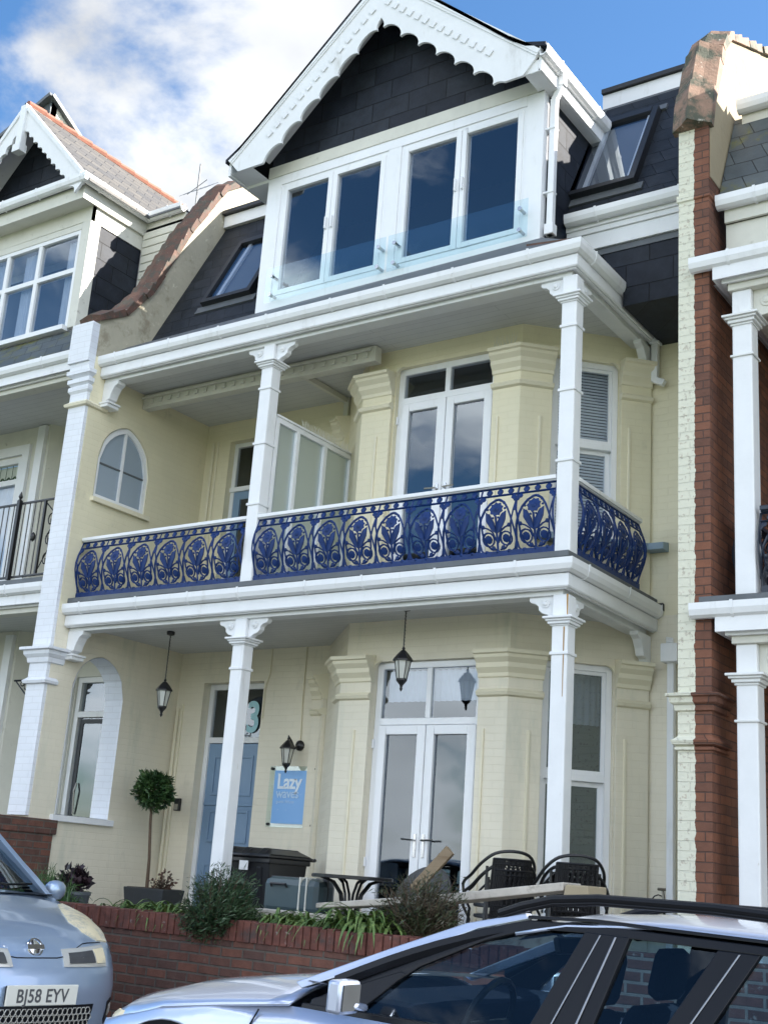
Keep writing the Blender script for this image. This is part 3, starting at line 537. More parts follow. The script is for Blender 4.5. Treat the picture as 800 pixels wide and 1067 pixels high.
# ---- verandahs
PX, PY0 = (-3.72, -0.045), 0.2
def verandah(zg, top):
    """zg: top of gutter. returns nothing"""
    zb = zg - 0.30            # underside of beam
    path = [(-6.42, -0.02), (0.13, -0.02), (0.13, 2.42)]
    gutter(path, zg, H)
    # fascia in two steps under the gutter, soffit behind it, beam on the posts
    f = MB(); f.sweep([(-6.345, 0.078), (0.035, 0.078), (0.035, 2.38)], [(0.0, zg - 0.02), (0.0, zg - 0.26), (-0.03, zg - 0.26), (-0.03, zg - 0.02)])
    f.sweep([(-6.345, 0.078), (0.035, 0.078), (0.035, 2.38)], [(0.028, zg - 0.125), (0.028, zg - 0.235), (0.018, zg - 0.25), (0.002, zg - 0.25), (0.002, zg - 0.125)])
    f.sweep([(-6.345, 0.078), (0.035, 0.078), (0.035, 2.0)], [(-.031, zg - .235), (-.031, zg - .225), (-.12, zg - .225), (-.12, zg - .235)])
    f.build('fascia', 'white', H, bevel=0.005)
    f = MB(); f.sweep([(-6.345, 0.10), (0.005, 0.10), (0.005, 2.0)], [(-0.035, zg - 0.20), (-0.035, zb), (-0.20, zb), (-0.20, zg - 0.20)])
    f.build('beam', 'white_wood', H, bevel=0.006)
    c = MB(); zc = zg - 0.20
    c.quad(*[(x, y, zc) for x, y in ((-6.37, 0.2), (-0.08, 0.2), (-0.08, 2.08), (-1.1, 1.1), (-3.0, 1.1), (-3.98, 2.10), (-6.37, 2.10))])
    c.build('ceiling', 'ceiling_grey', H)
    d = MB(); zz = zg + 0.10 if not top else zg + 0.02
    if not top:
        d.prism([(x, y, zz - 0.02) for x, y in ((-6.34, 0.04), (0.06, 0.04), (0.06, 2.3), (-0.3, 2.3), (-0.3, 2.0), (-1.15, 1.15), (-3.0, 1.15), (-3.98, 2.08), (-6.34, 2.08))], (0, 0, -0.06))
        d.build('deck', 'lead', H, bevel=0.008)
    # posts with brackets
    for i, x in enumerate(PX):
        pr = 0.078
        z0 = 0.95 if not top else 4.53
        p = MB(); p.box(x - pr, x + pr, PY0 - pr, PY0 + pr, z0, zb + 0.002)
        P_ = p.build('post', 'white', H, bevel=0.012)
        for zz_ in ((zb - 0.52,) if not top else (zb - 0.52, z0 + 0.875, z0 + 1.565)):
            p = MB(); p.box(x - pr - 0.012, x + pr + 0.012, PY0 - pr - 0.012, PY0 + pr + 0.012, zz_ - 0.015, zz_ + 0.015); p.build('collar', 'white', P_, bevel=0.006)
        p = MB(); zc2 = zb - 0.22
        sq = [(x - pr, PY0 - pr), (x + pr, PY0 - pr), (x + pr, PY0 + pr), (x - pr, PY0 + pr), (x - pr, PY0 - pr)]
        for h0, h1, e in ((-0.06, -0.045, 0.012), (-0.045, -0.02, 0.03), (-0.02, 0.0, 0.045), (0.0, 0.022, 0.065)):
            p.box(x - pr - e, x + pr + e, PY0 - pr - e, PY0 + pr + e, zc2 + h0, zc2 + h1)
        p.build('capital', 'white', P_, bevel=0.006)
        # scroll brackets left and right (and back for the corner)
        dirs = [(-1, 0), (1, 0)] if i == 0 else [(-1, 0), (0, 1)]
        for dx, dy in dirs:
            pts2 = [(0, zb + 0.001), (0.25, zb + 0.001), (0.25, zb - 0.03), (0.23, zb - 0.05), (0.19, zb - 0.06), (0.16, zb - 0.085), (0.155, zb - 0.12), (0.12, zb - 0.15), (0.07, zb - 0.165), (0.04, zb - 0.19), (0, zb - 0.198)]
            q = MB()
            if dx:
                q.prism([(x + dx * (pr + u), PY0 - 0.035, z) for u, z in pts2], (0, 0.07, 0))
                q.lathe((0, 0, 0), [(0.035, 0), (0.035, 0.012), (0.02, 0.022)], 12) if False else None
                k0 = len(q.v)
                r_ = MB().lathe((0, 0, 0), [(0.040, -0.004), (0.040, 0.010), (0.024, 0.012), (0.020, 0.022), (0.006, 0.026)], 14)
                q.add(r_, Matrix.Translation((x + dx * (pr + 0.085), PY0 - 0.036, zb - 0.065)) @ Matrix.Rotation(R(90), 4, 'X'))
            else:
                q.prism([(x + 0.035, PY0 + dy * (pr + u), z) for u, z in pts2], (-0.07, 0, 0))
                r_ = MB().lathe((0, 0, 0), [(0.040, -0.004), (0.040, 0.010), (0.024, 0.012), (0.020, 0.022), (0.006, 0.026)], 14)
                q.add(r_, Matrix.Translation((x + 0.036, PY0 + dy * (pr + 0.085), zb - 0.065)) @ Matrix.Rotation(R(90), 4, 'Y'))
            q.build('bracket', 'white', P_, bevel=0.005)
    # wall corbels at the left pier and at the end of the return
    q = MB(); pts2 = [(0, zb + 0.001), (0.33, zb + 0.001), (0.33, zb - 0.04), (0.26, zb - 0.07), (0.20, zb - 0.15), (0.17, zb - 0.22), (0.10, zb - 0.24), (0.06, zb - 0.30), (0, zb - 0.30)]
    q.prism([(-6.348 + u * 0.75, 0.13, z) for u, z in pts2], (0, 0.13, 0)); q.box(-6.348, -6.20, 0.10, 0.29, zb - 0.33, zb - 0.29); q.box(-6.348, -6.18, 0.09, 0.30, zb - 0.29, zb - 0.265)
    q.build('corbel', 'white', H, bevel=0.006)
    q = MB(); q.prism([(0.0, 2.04 - u, z) for u, z in pts2], (-0.09, 0, 0)); q.build('corbel', 'white', H, bevel=0.006)
verandah(4.45, False); verandah(7.56, True)
# rusty streak on the lower corner post
b = MB(); b.prism([(.015, .1195, 4.15), (.032, .1195, 4.15), (.032, .1195, 3.96), (.022, .1195, 3.96)], (0, -.0012, 0)); b.build('rust_streak', 'rust_stain', H); b = MB(); b.prism([(-.008, .1195, 3.86), (.004, .1195, 3.86), (.0, .1195, 3.25), (-.004, .1195, 3.25)], (0, -.0012, 0)); b.build('rust_streak', 'rust_stain', H)
# roof over the upper verandah
b = MB(); zr = 7.52
b.prism([(-6.34, 0.02, zr), (0.05, 0.02, zr), (0.05, 2.04, zr), (-0.45, 2.04, zr), (-0.45, 0.6, zr), (-6.34, 0.6, zr)], (0, 0, 0.05))
b.quad((-6.34, 0.05, zr + 0.055), (0.02, 0.05, zr + 0.055), (-0.52, 0.42, 7.93), (-6.34, 0.42, 7.86)); b.quad((0.02, 0.05, zr + 0.055), (0.02, 2.1, zr + 0.055), (-0.52, 2.1, 7.93), (-0.52, 0.42, 7.93))
b.build('verandah_roof', 'lead', H)
MB().prism([(-0.60, 0.25, 7.76), (-0.03, 0.10, 7.61), (-0.03, 0.45, 7.61), (-0.45, 0.55, 7.92)], (0, 0, 0.03)).build('hip_tile', 'terracotta', H)
# dentilled beam under the upper ceiling
b = MB(); b.box(-6.34, -2.75, 0.80, 0.92, 7.16, 7.345)
x = -6.2
while x < -2.8: b.box(x, x + 0.055, 0.775, 0.80, 7.21, 7.27); x += 0.15
b.box(-6.34, -2.8, 0.765, 0.80, 7.285, 7.31); b.build('dentil_beam', 'off_white', H, bevel=0.004)
# ---- privacy screen on the balcony
b = MB(); X_ = -3.68; y0, y1 = 0.29, 1.74
b.box(X_ - 0.03, X_ + 0.03, y0, y1, 6.40, 6.46); b.box(X_ - 0.045, X_ + 0.045, y0, y1, 6.46, 6.485); b.box(X_ - 0.03, X_ + 0.03, y0, y1, 4.56, 4.64); 
for y in (0.29, 0.66, 1.17, 1.68): b.box(X_ - 0.035, X_ + 0.035, y, y + 0.06, 4.64, 6.40)
SC = b.build('privacy_screen', 'white', H, bevel=0.005)
for ya, yb in ((0.35, 0.66), (0.72, 1.17), (1.23, 1.68)): MB().quad((X_, ya, 4.64), (X_, yb, 4.64), (X_, yb, 6.40), (X_, ya, 6.40)).build('pane', 'glass_frost', SC)
def spikes(pts, name='bird_spikes', h=0.11):
    b = MB()
    for p in pts:
        for k in (-1, 0, 1):
            d = Vector((random.uniform(-.03, .03), k * 0.03, h)); b.tube([p, Vector(p) + d], [0.0035, 0.001], 3)
    b.build(name, 'off_white', H)
spikes([(X_, 0.8 + k * 0.038, 6.485) for k in range(24)]); spikes([FC.P(1.70 + k * 0.04, 7.08, 0.13) for k in range(7)], h=0.13)
b = MB(); b.box(-4.02, -3.95, 1.95, 2.0, 6.9, 7.35); b.box(-4.02, -3.97, 0.9, 2.0, 7.28, 7.35); b.build('ceiling_trim', 'off_white', H, bevel=0.004)
# ---- cast iron railing
def bulge(z):   # outward belly, z 0..0.66 above the bottom rail
    t = z / 0.66
    return 0.085 * math.sin(math.pi * min(1, (1 - t) * 1.12)) ** 1.3 if 0 <= t <= 1 else 0
def motif(P, u0, wd):
    """one repeat in local (u, z) -> P(u, z, o)"""
    m = MB(); uc = u0 + wd / 2
    T = lambda pts, r=0.0075: m.tube([P(u, z, 0) for u, z in pts], r * 1.5, 4, flat=0.8)
    def disc(u, z, r, n=10, t=0.010, pet=0):
        ring = []
        for j in range(n * (2 if pet else 1)):
            a = 2 * math.pi * j / (n * (2 if pet else 1)); rr = r * (1.0 if not pet or j % 2 else 0.80); ring.append((u + rr * math.cos(a), z + rr * math.sin(a)))
        i = len(m.v); k = len(ring)
        for o in (-t / 2, t / 2): m.v += [tuple(P(a, b, o)) for a, b in ring]
        m.v.append(tuple(P(u, z, -t)));  m.v.append(tuple(P(u, z, t)))
        for j in range(k):
            jj = (j + 1) % k; m.f += [(i + j, i + jj, i + k + jj, i + k + j), (i + 2 * k, i + jj, i + j), (i + 2 * k + 1, i + k + j, i + k + jj)]
    h = wd / 2
    # ogival arches crossing between repeats
    for s in (-1, 1):
        T([(uc + s * h * f, z) for f, z in ((1.02, 0.10), (0.98, 0.18), (0.90, 0.27), (0.78, 0.35), (0.60, 0.43), (0.38, 0.49), (0.12, 0.525), (0.0, 0.53))], 0.008)
        T([(uc + s * h * f, z) for f, z in ((0.10, 0.06), (0.38, 0.07), (0.62, 0.12), (0.75, 0.20), (0.80, 0.30), (0.92, 0.40), (1.0, 0.52))], 0.008)
        # scroll
        T([(uc + s * (0.47 * h + 0.060 * math.cos(a)), 0.155 + 0.060 * math.sin(a)) for a in [2 * math.pi * q / 12 for q in range(13)]], 0.0075)
        disc(uc + s * 0.47 * h, 0.155, 0.038, 8)
        T([(uc + s * h * f, z) for f, z in ((0.02, 0.12), (0.22, 0.22), (0.45, 0.25), (0.68, 0.265))], 0.007)
        disc(uc + s * 0.70 * h, 0.268, 0.020, 6); disc(uc + s * 0.26 * h, 0.075, 0.024, 6)
        T([(uc + s * h * f, z) for f, z in ((0.98, 0.12), (0.90, 0.06), (0.70, 0.03))], 0.008)
        # leaf
        lf = [(0.02, 0.20), (0.26, 0.235), (0.52, 0.32), (0.54, 0.405), (0.30, 0.375), (0.08, 0.30)]
        i = len(m.v)
        for o in (-0.006, 0.006): m.v += [tuple(P(uc + s * h * f, z, o)) for f, z in lf]
        m.f += [tuple(range(i, i + 6)), tuple(range(i + 11, i + 5, -1))] + [(i + j, i + (j + 1) % 6, i + 6 + (j + 1) % 6, i + 6 + j) for j in range(6)]
        T([(uc + s * h, 0.02), (uc + s * h, 0.12)], 0.006)
    T([(uc, 0.02), (uc, 0.36)], 0.008)
    disc(uc, 0.43, 0.074, 9, pet=1); disc(uc, 0.43, 0.030, 8, t=0.022)
    for k in range(10):
        a = 2 * math.pi * k / 10; disc(uc + 0.090 * math.cos(a), 0.43 + 0.090 * math.sin(a), 0.012, 5)
    # clusters where the arches meet under the band
    for s in (-1, 1):
        disc(uc + s * (h - 0.035), 0.545, 0.026, 7); disc(uc + s * (h - 0.012), 0.515, 0.02, 6)
    T([(uc - h, 0.40), (uc - h, 0.57)], 0.007)
    for k in range(3): disc(uc + (k - 1) * wd * 0.29, 0.615, 0.030, 9, t=0.014)
    T([(uc - h, 0.575), (uc - h, 0.655)], 0.007)
    # knuckles on the base rail
    for k in range(3): disc(uc + (k - 1) * wd * 0.3, 0.035, 0.022, 6, t=0.03)
    return m
def railing(a, b, zbot, nrep, name='railing', material='iron_blue', parent=None, rail='white', outside=0.0):
    fr = Frame(a, b); L = (Vector(b) - Vector(a)).length; wd = L / nrep
    P = lambda u, z, o: fr.P(u, zbot + z, o + bulge(z))
    g = MB()
    for k in range(nrep): 
        q = motif(P, k * wd, wd); i = len(g.v); g.v += q.v; g.f += [tuple(i + x for x in f) for f in q.f]
    for z, r in ((0.575, 0.011), (0.655, 0.011)): g.tube([P(0, z, 0), P(L, z, 0)], r, 4)
    i = len(g.v)
    g.obox((P(L / 2, 0.015, 0)), L / 2, 0.02, 0.028, fr.M)
    for u in (0, L): g.tube([P(u, z, 0) for z in (0.0, 0.08, 0.16, 0.24, 0.32, 0.40, 0.48, 0.56, 0.655)], 0.010, 4)
    G = g.build(name, material, parent)
    if rail:
        q = MB(); q.obox(fr.P(L / 2, zbot + 0.69, 0.0), L / 2, 0.045, 0.02, fr.M); q.obox(fr.P(L / 2, zbot + 0.665, 0.0), L / 2, 0.028, 0.006, fr.M)
        q.build('handrail', rail, G, bevel=0.008)
    return G
railing((-6.34, 0.17), (-3.80, 0.17), 4.57, 6, parent=H)
railing((-3.64, 0.17), (-0.13, 0.17), 4.57, 9, parent=H)
railing((-0.01, 0.28), (-0.01, 1.72), 4.57, 4, parent=H)
# ---- downpipe and hopper at the right end of the return
b = MB(); b.box(-0.01, 0.11, 2.30, 2.42, 4.24, 4.34); b.beam((0.09, 2.30, 4.26), (0.22, 1.98, 4.05), 0.07, 0.07); b.box(0.17, 0.34, 1.86, 2.02, 3.86, 4.04)
b.box(0.21, 0.28, 1.93, 2.0, 0.95, 3.87); b.build('downpipe', 'white', H, bevel=0.008)
b = MB(); b.box(0.02, 0.09, 1.93, 2.0, 6.85, 7.46); b.box(0.0, 0.11, 1.91, 2.02, 7.28, 7.36); b.beam((0.055, 1.96, 6.87), (0.16, 1.96, 6.82), 0.07, 0.07); b.build('downpipe', 'white', H, bevel=0.008)
b = MB(); b.box(-0.02, 0.14, 2.0, 2.045, 4.40, 4.48); b.build('flashing', 'dark_edge', H, bevel=0.01)
# ---- mansard roof, left and right of the dormer
SLP = 1.95
def mans(y, y0, z0): return z0 + SLP * (y - y0)
b = MB(); b.prism([(-6.34, 0.50, mans(.50, .8, 8.1)), (-4.2, 0.50, mans(.50, .8, 8.1)), (-4.2, 1.93, mans(1.93, .8, 8.1)), (-6.34, 1.93, mans(1.93, .8, 8.1))], (0, 0.10, -0.03)); b.build('mansard_roof', 'slate_small', H)
b = MB(); b.prism([(-0.56, 0.93, mans(.93, .8, 8.1)), (1.055, 0.93, mans(.93, .8, 8.1)), (1.055, 2.06, mans(2.06, .8, 8.1)), (-0.56, 2.06, mans(2.06, .8, 8.1))], (0, 0.10, -0.03)); b.build('mansard_roof', 'slate_small', H)
def velux(x0, x1, z0, z1, y0, zz0):
    F = Frame((0, 0), (1, 0)); th = math.atan(SLP); up = Vector((0, math.cos(th), math.sin(th))); nn = Vector((0, -math.sin(th), math.cos(th)))
    yb = y0 + (z0 - zz0) / SLP; L = (z1 - z0) / math.sin(th); o = Vector((0, yb, z0)); M = Matrix((Vector((1, 0, 0)), up, nn)).transposed()
    def bx(mb, u0, u1, v0, v1, n0, n1): mb.obox(o + Vector(((u0 + u1) / 2, 0, 0)) + up * (v0 + v1) / 2 + nn * (n0 + n1) / 2, (u1 - u0) / 2, (v1 - v0) / 2, (n1 - n0) / 2, M)
    m = MB(); wd = 0.07
    bx(m, x0, x0 + wd, 0, L, 0, .09); bx(m, x1 - wd, x1, 0, L, 0, .09); bx(m, x0 + wd, x1 - wd, 0, wd, 0, .09); bx(m, x0 + wd, x1 - wd, L - wd * 1.4, L, 0, .10)
    V = m.build('roof_window', 'dark_edge', H, bevel=0.008)
    g = MB(); q = lambda u, v, n_: tuple(o + Vector((u, 0, 0)) + up * v + nn * n_)
    g.quad(q(x0 + wd, wd, .06), q(x1 - wd, wd, .06), q(x1 - wd, L - wd, .06), q(x0 + wd, L - wd, .06)); g.build('pane', 'glass', V)
    g = MB()
    bx(g, x0 + 0.18, x0 + 0.23, wd, L - wd, 0.012, .05); bx(g, x0 + wd, x1 - wd, wd, wd + 0.04, 0.012, .05); bx(g, x1 - wd - .05, x1 - wd, wd, L - wd, 0.012, .05)
    g.build('inner_frame', 'white_clean', V)
    g = MB(); g.quad(q(x0 + wd, wd, .005), q(x1 - wd, wd, .005), q(x1 - wd, L - wd, .005), q(x0 + wd, L - wd, .005)); g.build('blind', 'interior_light', V)
    g = MB(); bx(g, x0 - .06, x1 + .06, L, L + 0.10, 0, 0.03); g.build('flashing', 'lead', V); g = MB(); bx(g, x0 - .08, x1 + .08, -.12, 0, 0, 0.02); g.build('flashing', 'lead', V)
velux(-5.70, -4.88, 8.53, 9.72, .8, 8.1); velux(-0.62, 0.19, 8.71, 9.98, .8, 8.1)
b = MB(); b.box(-6.34, -4.2, 1.86, 1.94, 10.28, 10.46); b.build('fascia', 'white', H, bevel=0.005)
b = MB(); b.box(-6.34, -4.0, 1.80, 4, 10.465, 10.52); b.build('flat_roof', 'dark_edge', H)
b = MB(); b.box(-0.62, 1.055, 1.97, 2.05, 10.38, 10.58); b.build('fascia', 'white', H, bevel=0.005)
b = MB(); b.box(-0.62, 1.055, 1.93, 4.5, 10.585, 10.64); b.build('flat_roof', 'dark_edge', H)
b = MB(); b.box(-0.62, 1.055, 1.955, 1.99, 10.26, 10.378); b.build('ridge_flashing', 'lead', H)
# right: gutter, fascia, slate-hung wall beneath
gutter([(-0.50, 0.84), (1.04, 0.84)], 8.40, H)
b = MB(); b.box(-0.52, 1.05, 0.96, 1.0, 8.18, 8.36); b.box(-0.52, 1.05, 0.94, 0.96, 8.24, 8.33); b.box(-0.52, 1.05, 0.98, 1.01, 8.0, 8.178); b.build('fascia', 'white', H, bevel=0.005)
b = MB(); b.prism([(-.545, 1.02, 7.60), (.10, 1.02, 7.60), (.10, 1.02, 7.30), (1.055, 1.02, 7.30), (1.055, 1.02, 8.25), (-.545, 1.02, 8.25)], (0, 1.08, 0)); b.build('slate_wall', 'slate_hung', H)
b = MB(); b.box(-0.55, 1.05, 1.008, 1.018, 7.93, 8.0); b.build('lead_strip', 'lead', H)
# ---- dormer
DX0, DX1, DY, DZ0, DZ1 = -4.26, -0.55, 0.42, 7.84, 9.66
for xc_ in (DX0, DX1 - .02): MB().box(xc_, xc_ + 0.02, DY + 0.1, 2.4, 7.7, 9.8).build('dormer_cheek', 'slate_hung', H)
b = MB(); FZ = Frame((DX0, DY), (DX1, DY)); LW = DX1 - DX0
b.quad((DX0 + .03, 1.9, DZ0), (DX1 - .03, 1.9, DZ0), (DX1 - .03, 1.9, 9.9), (DX0 + .03, 1.9, 9.9)); b.quad((DX0 + .03, DY + .1, 8.0), (DX1 - .03, DY + .1, 8.0), (DX1 - .03, 1.9, 8.0), (DX0 + .03, 1.9, 8.0)); b.quad((DX0 + .03, DY + .1, 9.75), (DX1 - .03, DY + .1, 9.75), (DX1 - .03, 1.9, 9.75), (DX0 + .03, 1.9, 9.75))
b.quad((DX0 + .03, DY + .1, 8), (DX0 + .03, 1.9, 8), (DX0 + .03, 1.9, 9.8), (DX0 + .03, DY + .1, 9.8)); b.quad((DX1 - .03, DY + .1, 8), (DX1 - .03, 1.9, 8), (DX1 - .03, 1.9, 9.8), (DX1 - .03, DY + .1, 9.8))
b.build('dormer_room', 'interior', H)
b = MB(); zb0 = 8.02
FZ.box(b, 0, 0.21, -0.12, 0, DZ0, DZ1); FZ.box(b, LW - 0.20, LW, -0.12, 0, DZ0, DZ1); FZ.box(b, 1.76, 1.93, -0.12, 0, zb0, 9.54); FZ.box(b, 0.21, LW - 0.20, -0.12, 0.002, 9.54, DZ1); FZ.box(b, 0.21, LW - .20, -0.12, 0.0, DZ0, zb0)
b.box(DX1 - 0.0, DX1 + 0.004, DY, DY + 0.1, DZ0, DZ1)
FR = b.build('dormer_front', 'white_clean', H, bevel=0.005)
b = MB(); FZ.box(b, 0, LW, 0.0, 0.012, DZ1, 9.81); b.build('dormer_head', 'off_white', H)
for u0, u1 in ((0.21, 1.76), (1.93, LW - 0.20)):
    b = MB(); rect_frame(FZ, b, u0, u1, zb0, 9.54, 0.04, -0.10, -0.012); um = (u0 + u1) / 2
    DF = b.build('dormer_window', 'white_clean', H, bevel=0.005)
    for a_, b_, sg in ((u0 + 0.04, um - .003, 1), (um + .003, u1 - 0.04, -1)):
        b = MB(); rect_frame(FZ, b, a_, b_, zb0 + .04, 9.50, 0.062, -0.09, -0.002); b.build('leaf', 'white_clean', DF, bevel=0.006)
        pane(FZ, DF, a_ + .055, b_ - .055, zb0 + .09, 9.45, -0.04, 'glass')
        b = MB(); s_ = b_ - .04 if sg > 0 else a_ + .04; FZ.box(b, s_ - .01, s_ + .01, -0.002, 0.03, 8.75, 8.90); b.build('handle', 'white_clean', DF, bevel=0.004)
for u0, u1 in ((0.20, 1.88), (1.91, 3.62)):
    b = MB(); b.quad(FZ.P(u0, 7.93, .09), FZ.P(u1, 7.93, .09), FZ.P(u1, 8.37, .09), FZ.P(u0, 8.37, .09)); J = b.build('glass_balustrade', 'glass_teal', H)
    for u in (u0 + .09, u1 - .09):
        for z in (8.02, 8.26): b = MB(); b.add(MB().lathe((0, 0, 0), [(0.018, 0), (0.018, 0.13), (0.024, 0.13), (0.024, 0.145)], 10), Matrix.Translation(FZ.P(u, z, -0.035)) @ Matrix.Rotation(R(90), 4, 'X')); b.build('stud', 'steel', J, smooth=True)
b = MB(); FZ.box(b, 0, LW, -0.05, 0.06, DZ0 - 0.06, DZ0 - 0.003); b.build('dormer_flashing', 'lead', H)
# gable
AX, AZ = -2.50, 11.66
zl = lambda x: AZ - 0.895 * abs(x - AX)
b = MB(); b.prism([(DX0 + .02, DY + 0.02, 9.80), (DX1 - .02, DY + 0.02, 9.80), (DX1 - .02, DY + .02, zl(DX1)), (AX, DY + 0.02, AZ - .1), (DX0 + .02, DY + .02, zl(DX0))], (0, 0.10, 0)); b.build('gable_slates', 'slate_hung', H)
# roof planes with a flatter kick at the eaves
YF, YB = 0.05, 4.2
prof = [(-4.66, 9.80), (-4.45, 9.93), (-4.2, 10.14), (AX, AZ), (-0.80, 10.13), (-0.60, 9.98), (-0.36, 9.90)]
b = MB(); pts = [(x, YF, z) for x, z in prof] + [(x, YF, z + .055) for x, z in prof[::-1]]
for k in range(len(prof) - 1):
    (xa, za), (xb, zb_) = prof[k], prof[k + 1]; b.prism([(xa, YF, za), (xb, YF, zb_), (xb, YF, zb_ + .05), (xa, YF, za + .05)], (0, YB - YF, 0))
b.build('dormer_roof', 'slate_hung', H)
def barge(x0, z0, x1, z1, ofs=0.0):
    """board hanging below the line from eave (x0,z0) to apex (x1,z1); scalloped lower edge"""
    n = 8; dep = 0.54; d = Vector((x1 - x0, z1 - z0)); L = d.length; d.normalize(); nn = Vector((d.y, -d.x));  nn = nn if nn.y < 0 else -nn
    O = Vector((x0, z0)); m = MB(); sgn = 1 if x1 > x0 else -1
    step = (L - 0.28) / n
    def pt(u, v, y): q = O + d * u + nn * v; return (q.x, y, q.y)
    def col(u0, u1, v0, v1, y0=YF + .02, y1=YF + .05):
        m.prism([pt(u0, 0.02, y0), pt(u1, 0.02, y0), pt(u1, v1, y0), pt(u0, v0, y0)], (0, y1 - y0, 0))
    # near apex/eave the board is clipped by the mirror plane and the soffit
    K = 12; step = L / (n + .4)
    def low(u):
        t = ((u / step) + .15) % 1.0
        v = dep - 0.095 * math.sqrt(max(0, 1 - (2 * t - 1) ** 2))
        v = min(v, max(0.04, (L - u) * abs(d.x / d.y)))
        return max(.04, min(v, (O.y + d.y * u - 9.645) / abs(nn.y)))
    us = sorted({k * step / K for k in range(int((n + .4) * K) + 1)} | {(q - .15 + e_) * step for q in range(1, n + 1) for e_ in (-.004, .004)} | {L}); us = [u for u in us if 0 <= u <= L]
    for u0, u1 in zip(us, us[1:]): col(u0, u1, low(u0), low(u1))
    return m, pt, L, n, step
bm_ = MB()
for x0, z0 in ((-4.62, 9.83), (-0.42, 9.88)):
    m_, pt, L, n_, st = barge(x0, z0, AX, AZ)
    i = len(bm_.v); bm_.v += m_.v; bm_.f += [tuple(i + a for a in f) for f in m_.f]
    # raised cap moulding and dentil course
    k = 0; u = 0.55
    cm_ = MB(); cm_.prism([pt(0, 0.0, YF + .0), pt(L, 0.0, YF + .0), pt(L, 0.05, YF), pt(0, 0.05, YF)], (0, .02, 0)); cm_.prism([pt(0, 0.05, YF + .008), pt(L, 0.05, YF + .008), pt(L, 0.075, YF + .008), pt(0, 0.075, YF + .008)], (0, .012, 0))
    while u < L - 0.36:
        cm_.prism([pt(u, 0.22, YF + .004), pt(u + 0.075, 0.22, YF + .004), pt(u + 0.075, 0.29, YF + .004), pt(u, 0.29, YF + .004)], (0, .012, 0)); u += 0.14
    i = len(bm_.v); bm_.v += cm_.v; bm_.f += [tuple(i + a for a in f) for f in cm_.f]
BB = bm_.build('bargeboard', 'white', H)
# soffits of the gable overhang
b = MB()
b.quad((DX0, DY, 9.66), (-4.62, DY, 9.66), (-4.62, YF + .05, 9.66), (DX0, YF + .05, 9.66)); b.box(-4.64, -4.60, YF + .05, 1.5, 9.64, 9.86); b.box(-4.62, DX0, DY, 1.5, 9.63, 9.66)
b.quad((-4.3, YF + .05, 9.90), (AX, YF + .05, AZ - .06), (AX, DY + .02, AZ - .06), (-4.3, DY + .02, 9.90)); b.quad((-0.6, YF + .05, 9.90), (AX, YF + .05, AZ - .06), (AX, DY + .02, AZ - .06), (-0.6, DY + .02, 9.90))
b.box(DX1, -0.44, YF + .05, 1.62, 9.655, 9.69); b.box(-0.46, -0.42, YF + .05, 1.64, 9.66, 9.86); b.box(-0.62, -0.46, YF + .05, DY, 9.66, 9.80)
b.build('soffit', 'white', H, bevel=0.004)
gutter([(-0.34, 0.06), (-0.34, 1.62)], 9.93, H)
b = MB(); b.box(-0.42, -0.35, 0.46, 0.54, 9.70, 9.82); b.beam((-0.38, 0.50, 9.74), (-0.47, 0.50, 9.56), 0.065, 0.065); b.box(-0.505, -0.435, 0.465, 0.535, 7.98, 9.57); b.box(-0.52, -0.42, 0.45, 0.55, 7.98, 8.10)
for z in (9.2, 8.45): b.box(-0.55, -0.43, 0.455, 0.545, z, z + .025)
b.build('downpipe', 'white_clean', H, bevel=0.008)
# ================================================================== PARTY WALLS
def interp(prof, y):
    if y <= prof[0][0]: return prof[0][1]
    for (a, za), (b, zb_) in zip(prof, prof[1:]):
        if y <= b: return za + (zb_ - za) * (y - a) / (b - a)
    return prof[-1][1]
def arch(y0, y1, zs, rise):
    yc, h = (y0 + y1) / 2, (y1 - y0) / 2; Rr = (rise * rise + h * h) / (2 * h)
    return lambda y: zs + math.sqrt(max(0, Rr * Rr - (abs(y - yc) + Rr - h) ** 2))
A1 = (0.30, 1.12, 2.10, 3.50, 0.46); A2 = (0.20, 1.07, 5.82, 6.32, 0.52)
PL = [(-0.12, 8.06), (0.3, 8.30), (0.65, 8.75), (1.0, 9.45), (1.25, 9.98), (1.81, 10.9), (2.2, 11.22), (2.6, 11.36), (9.0, 11.9)]
PWL = thing('party_wall', 'cream party wall with white pier end and swooping brown-tiled parapet', 'wall', (-6.5, 0, 0))
X0, X1 = -6.65, -6.35
def arched_wall(mb, ya, yb, zlo, ztop, arches, x0, x1, step=0.05):
    ys = sorted({round(ya + (yb - ya) * k / max(1, int((yb - ya) / step)), 4) for k in range(int((yb - ya) / step) + 1)} | {a[0] for a in arches} | {a[1] for a in arches} | {ya, yb})
    for y0, y1 in zip(ys, ys[1:]):
        yc = (y0 + y1) / 2; lo0 = lo1 = zlo
        segs = []
        for a in sorted([a for a in arches if a[0] < yc < a[1]], key=lambda a: a[2]):
            f = arch(a[0], a[1], a[3], a[4]); segs.append((lo0, lo1, a[2], a[2])); lo0, lo1 = f(y0), f(y1)
        segs.append((lo0, lo1, ztop(y0), ztop(y1)))
        for a0, a1, b0, b1 in segs:
            for x in (x0, x1): mb.quad((x, y0, a0), (x, y1, a1), (x, y1, b1), (x, y0, b0))
        mb.quad((x0, y0, ztop(y0)), (x1, y0, ztop(y0)), (x1, y1, ztop(y1)), (x0, y1, ztop(y1)))
    mb.quad((x0, ya, zlo), (x1, ya, zlo), (x1, ya, ztop(ya)), (x0, ya, ztop(ya)))
